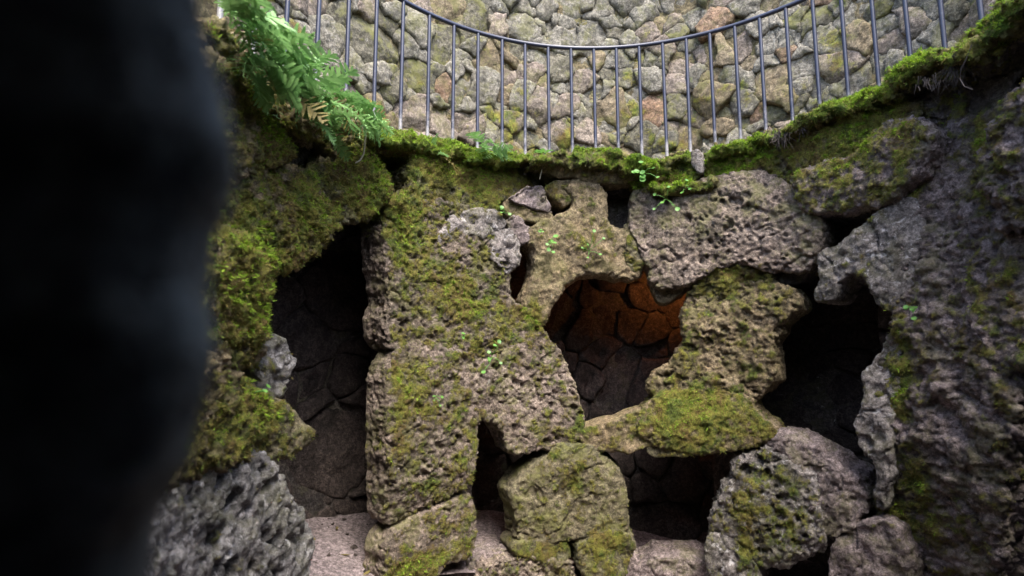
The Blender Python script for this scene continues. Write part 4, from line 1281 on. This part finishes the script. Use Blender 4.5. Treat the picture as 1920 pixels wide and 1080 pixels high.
# seedling on a thin stem
b0_ = on_wall(1012, 336, RW - 0.12)
t0_ = on_wall(1020, 286, RW - 0.14)
SD = thing('seedling', 'lone seedling with a thin straight stem rising from the mossy rim', 'seedling', b0_)
V, F = tube([b0_, (b0_ + t0_) / 2 + np.array([0.006, 0, 0]), t0_], 0.004, 6)
mesh_from('stem', V, F, M['stem'], SD, attrs={'tone': np.full(len(V), .7)})
rs = np.random.default_rng(4)
for k in range(7):
    a = k * 2 * math.pi / 7
    d = np.array([math.cos(a), math.sin(a) * 0.7, rs.uniform(0.05, 0.35)])
    L = rs.uniform(0.06, 0.10)
    s = np.cross(d, [0, 0, 1.0]); s /= np.linalg.norm(s)
    V = np.array([t0_, t0_ + d * L * .45 + s * L * .2, t0_ + d * L * .45 - s * L * .2, t0_ + d * L * .75 + s * L * .13, t0_ + d * L * .75 - s * L * .13, t0_ + d * L - np.array([0, 0, .012])])
    mesh_from('leaf', V, np.array([(0, 2, 1), (1, 2, 3), (2, 4, 3), (3, 4, 5)]), M['leaf'], SD, attrs={'tone': np.full(6, rs.uniform(.5, 1))}, smooth=False)


# hanging roots
def hair_roots(pxs, label, n, seed, out, spread, length, r0=0.0018):
    r = np.random.default_rng(seed)
    base = on_wall(pxs[0], pxs[1], RW - out)
    VV, FF, k0 = [], [], 0
    for k in range(n):
        p = on_wall(pxs[0] + r.normal(0, spread), pxs[1] + r.normal(0, spread * 0.4), RW - out)
        ln = length * r.uniform(0.4, 1.1)
        path = [p]
        d = np.array([0, 0, -1.0])
        for q in range(5):
            d = d + r.normal(0, 0.28, 3)
            d[2] = -abs(d[2])
            d /= np.linalg.norm(d)
            path.append(path[-1] + d * ln / 5)
        V, F = tube(path, np.linspace(r0 * 1.4, r0 * 0.5, 6), 4)
        VV.append(V)
        FF.append(F + k0)
        k0 += len(V)
    VV, FF = np.concatenate(VV), np.concatenate(FF)
    return tag(mesh_from('hanging_roots', VV, FF, M['root'], attrs={'tone': r.uniform(0, 1, len(VV))}), label, 'roots')


hair_roots((1464, 246), 'pinkish mat of hair roots hanging from the rim right of the pitted slab', 60, 1, 0.16, 7, 0.14)
hair_roots((1790, 120), 'long dark hair roots hanging under the moss at the upper right', 50, 2, 0.20, 8, 0.17, 0.0010)
hair_roots((1500, 238), 'thin pale root tuft right of the pinkish root mat', 16, 3, 0.15, 5, 0.10)
hair_roots((1740, 150), 'short roots under the round mossy stone on the right rim', 24, 4, 0.22, 16, 0.08)
V, F = tube([on_wall(x, y, RW - 0.26) for x, y in [(1822, 84), (1812, 110), (1802, 130), (1800, 148), (1808, 162), (1824, 168)]], 0.0025, 6)
tag(mesh_from('curled_root', V, F, M['root'], attrs={'tone': np.full(len(V), 1.0)}), 'single long curled root hanging at the upper right', 'root')
V, F = tube([on_wall(x, y, RW - 0.16) for x, y in [(686, 246), (684, 268), (682, 288), (676, 300), (666, 306)]], np.array([.007, .007, .006, .006, .004]), 7)
tag(mesh_from('bent_stem', V, F, M['stem'], attrs={'tone': np.full(len(V), .6)}), 'bare bent stem hanging below the last big fern', 'stem')

# ------------------------------------------------------------------ the gallery lamp whose glow shows in the middle hole
lp = on_wall(1254, 547, RGAL - 0.17)
LAMP = thing('wall_lamp', 'small amber lamp on the gallery wall behind the pitted slab', 'lamp', lp)
lm, lnt, lbs = new_mat('amber_glass')
lbs.inputs['Base Color'].default_value = (0.9, 0.4, 0.1, 1)
lbs.inputs['Emission Color'].default_value = (1, 0.36, 0.06, 1)
lbs.inputs['Emission Strength'].default_value = 3.0
V, F = tube([lp + np.array([0, 0, -0.04]), lp + np.array([0, 0, -.02]), lp + np.array([0, 0, 0.03]), lp + np.array([0, 0, 0.05])], np.array([0.006, 0.022, 0.022, 0.006]), 10)
mesh_from('bulb', V, F, lm, LAMP)
th = math.atan2(lp[0] - CX, lp[1] - CY)
V, F = tube([lp + np.array([0, 0, 0.05]), lp + np.array([0.06 * math.sin(th), 0.06 * math.cos(th), 0.08]), lp + np.array([0.16 * math.sin(th), 0.16 * math.cos(th), 0.08])], 0.008, 6)
mesh_from('bracket', V, F, M['iron'], LAMP)
ld = bpy.data.lights.new('lamp_light', 'POINT')
ld.energy = 1.3
ld.color = (1.0, 0.33, 0.09)
ld.shadow_soft_size = 0.03
lo_ = bpy.data.objects.new('lamp_light', ld)
COL.objects.link(lo_)
lo_.parent = LAMP
lo_.location = (-0.05 * math.sin(th), -0.05 * math.cos(th), 0.0)

tri = sum(sum(len(p.vertices) - 2 for p in me.polygons) if len(me.polygons) < 2000 else 2 * len(me.polygons) for me in bpy.data.meshes)
print('approx triangles', tri)
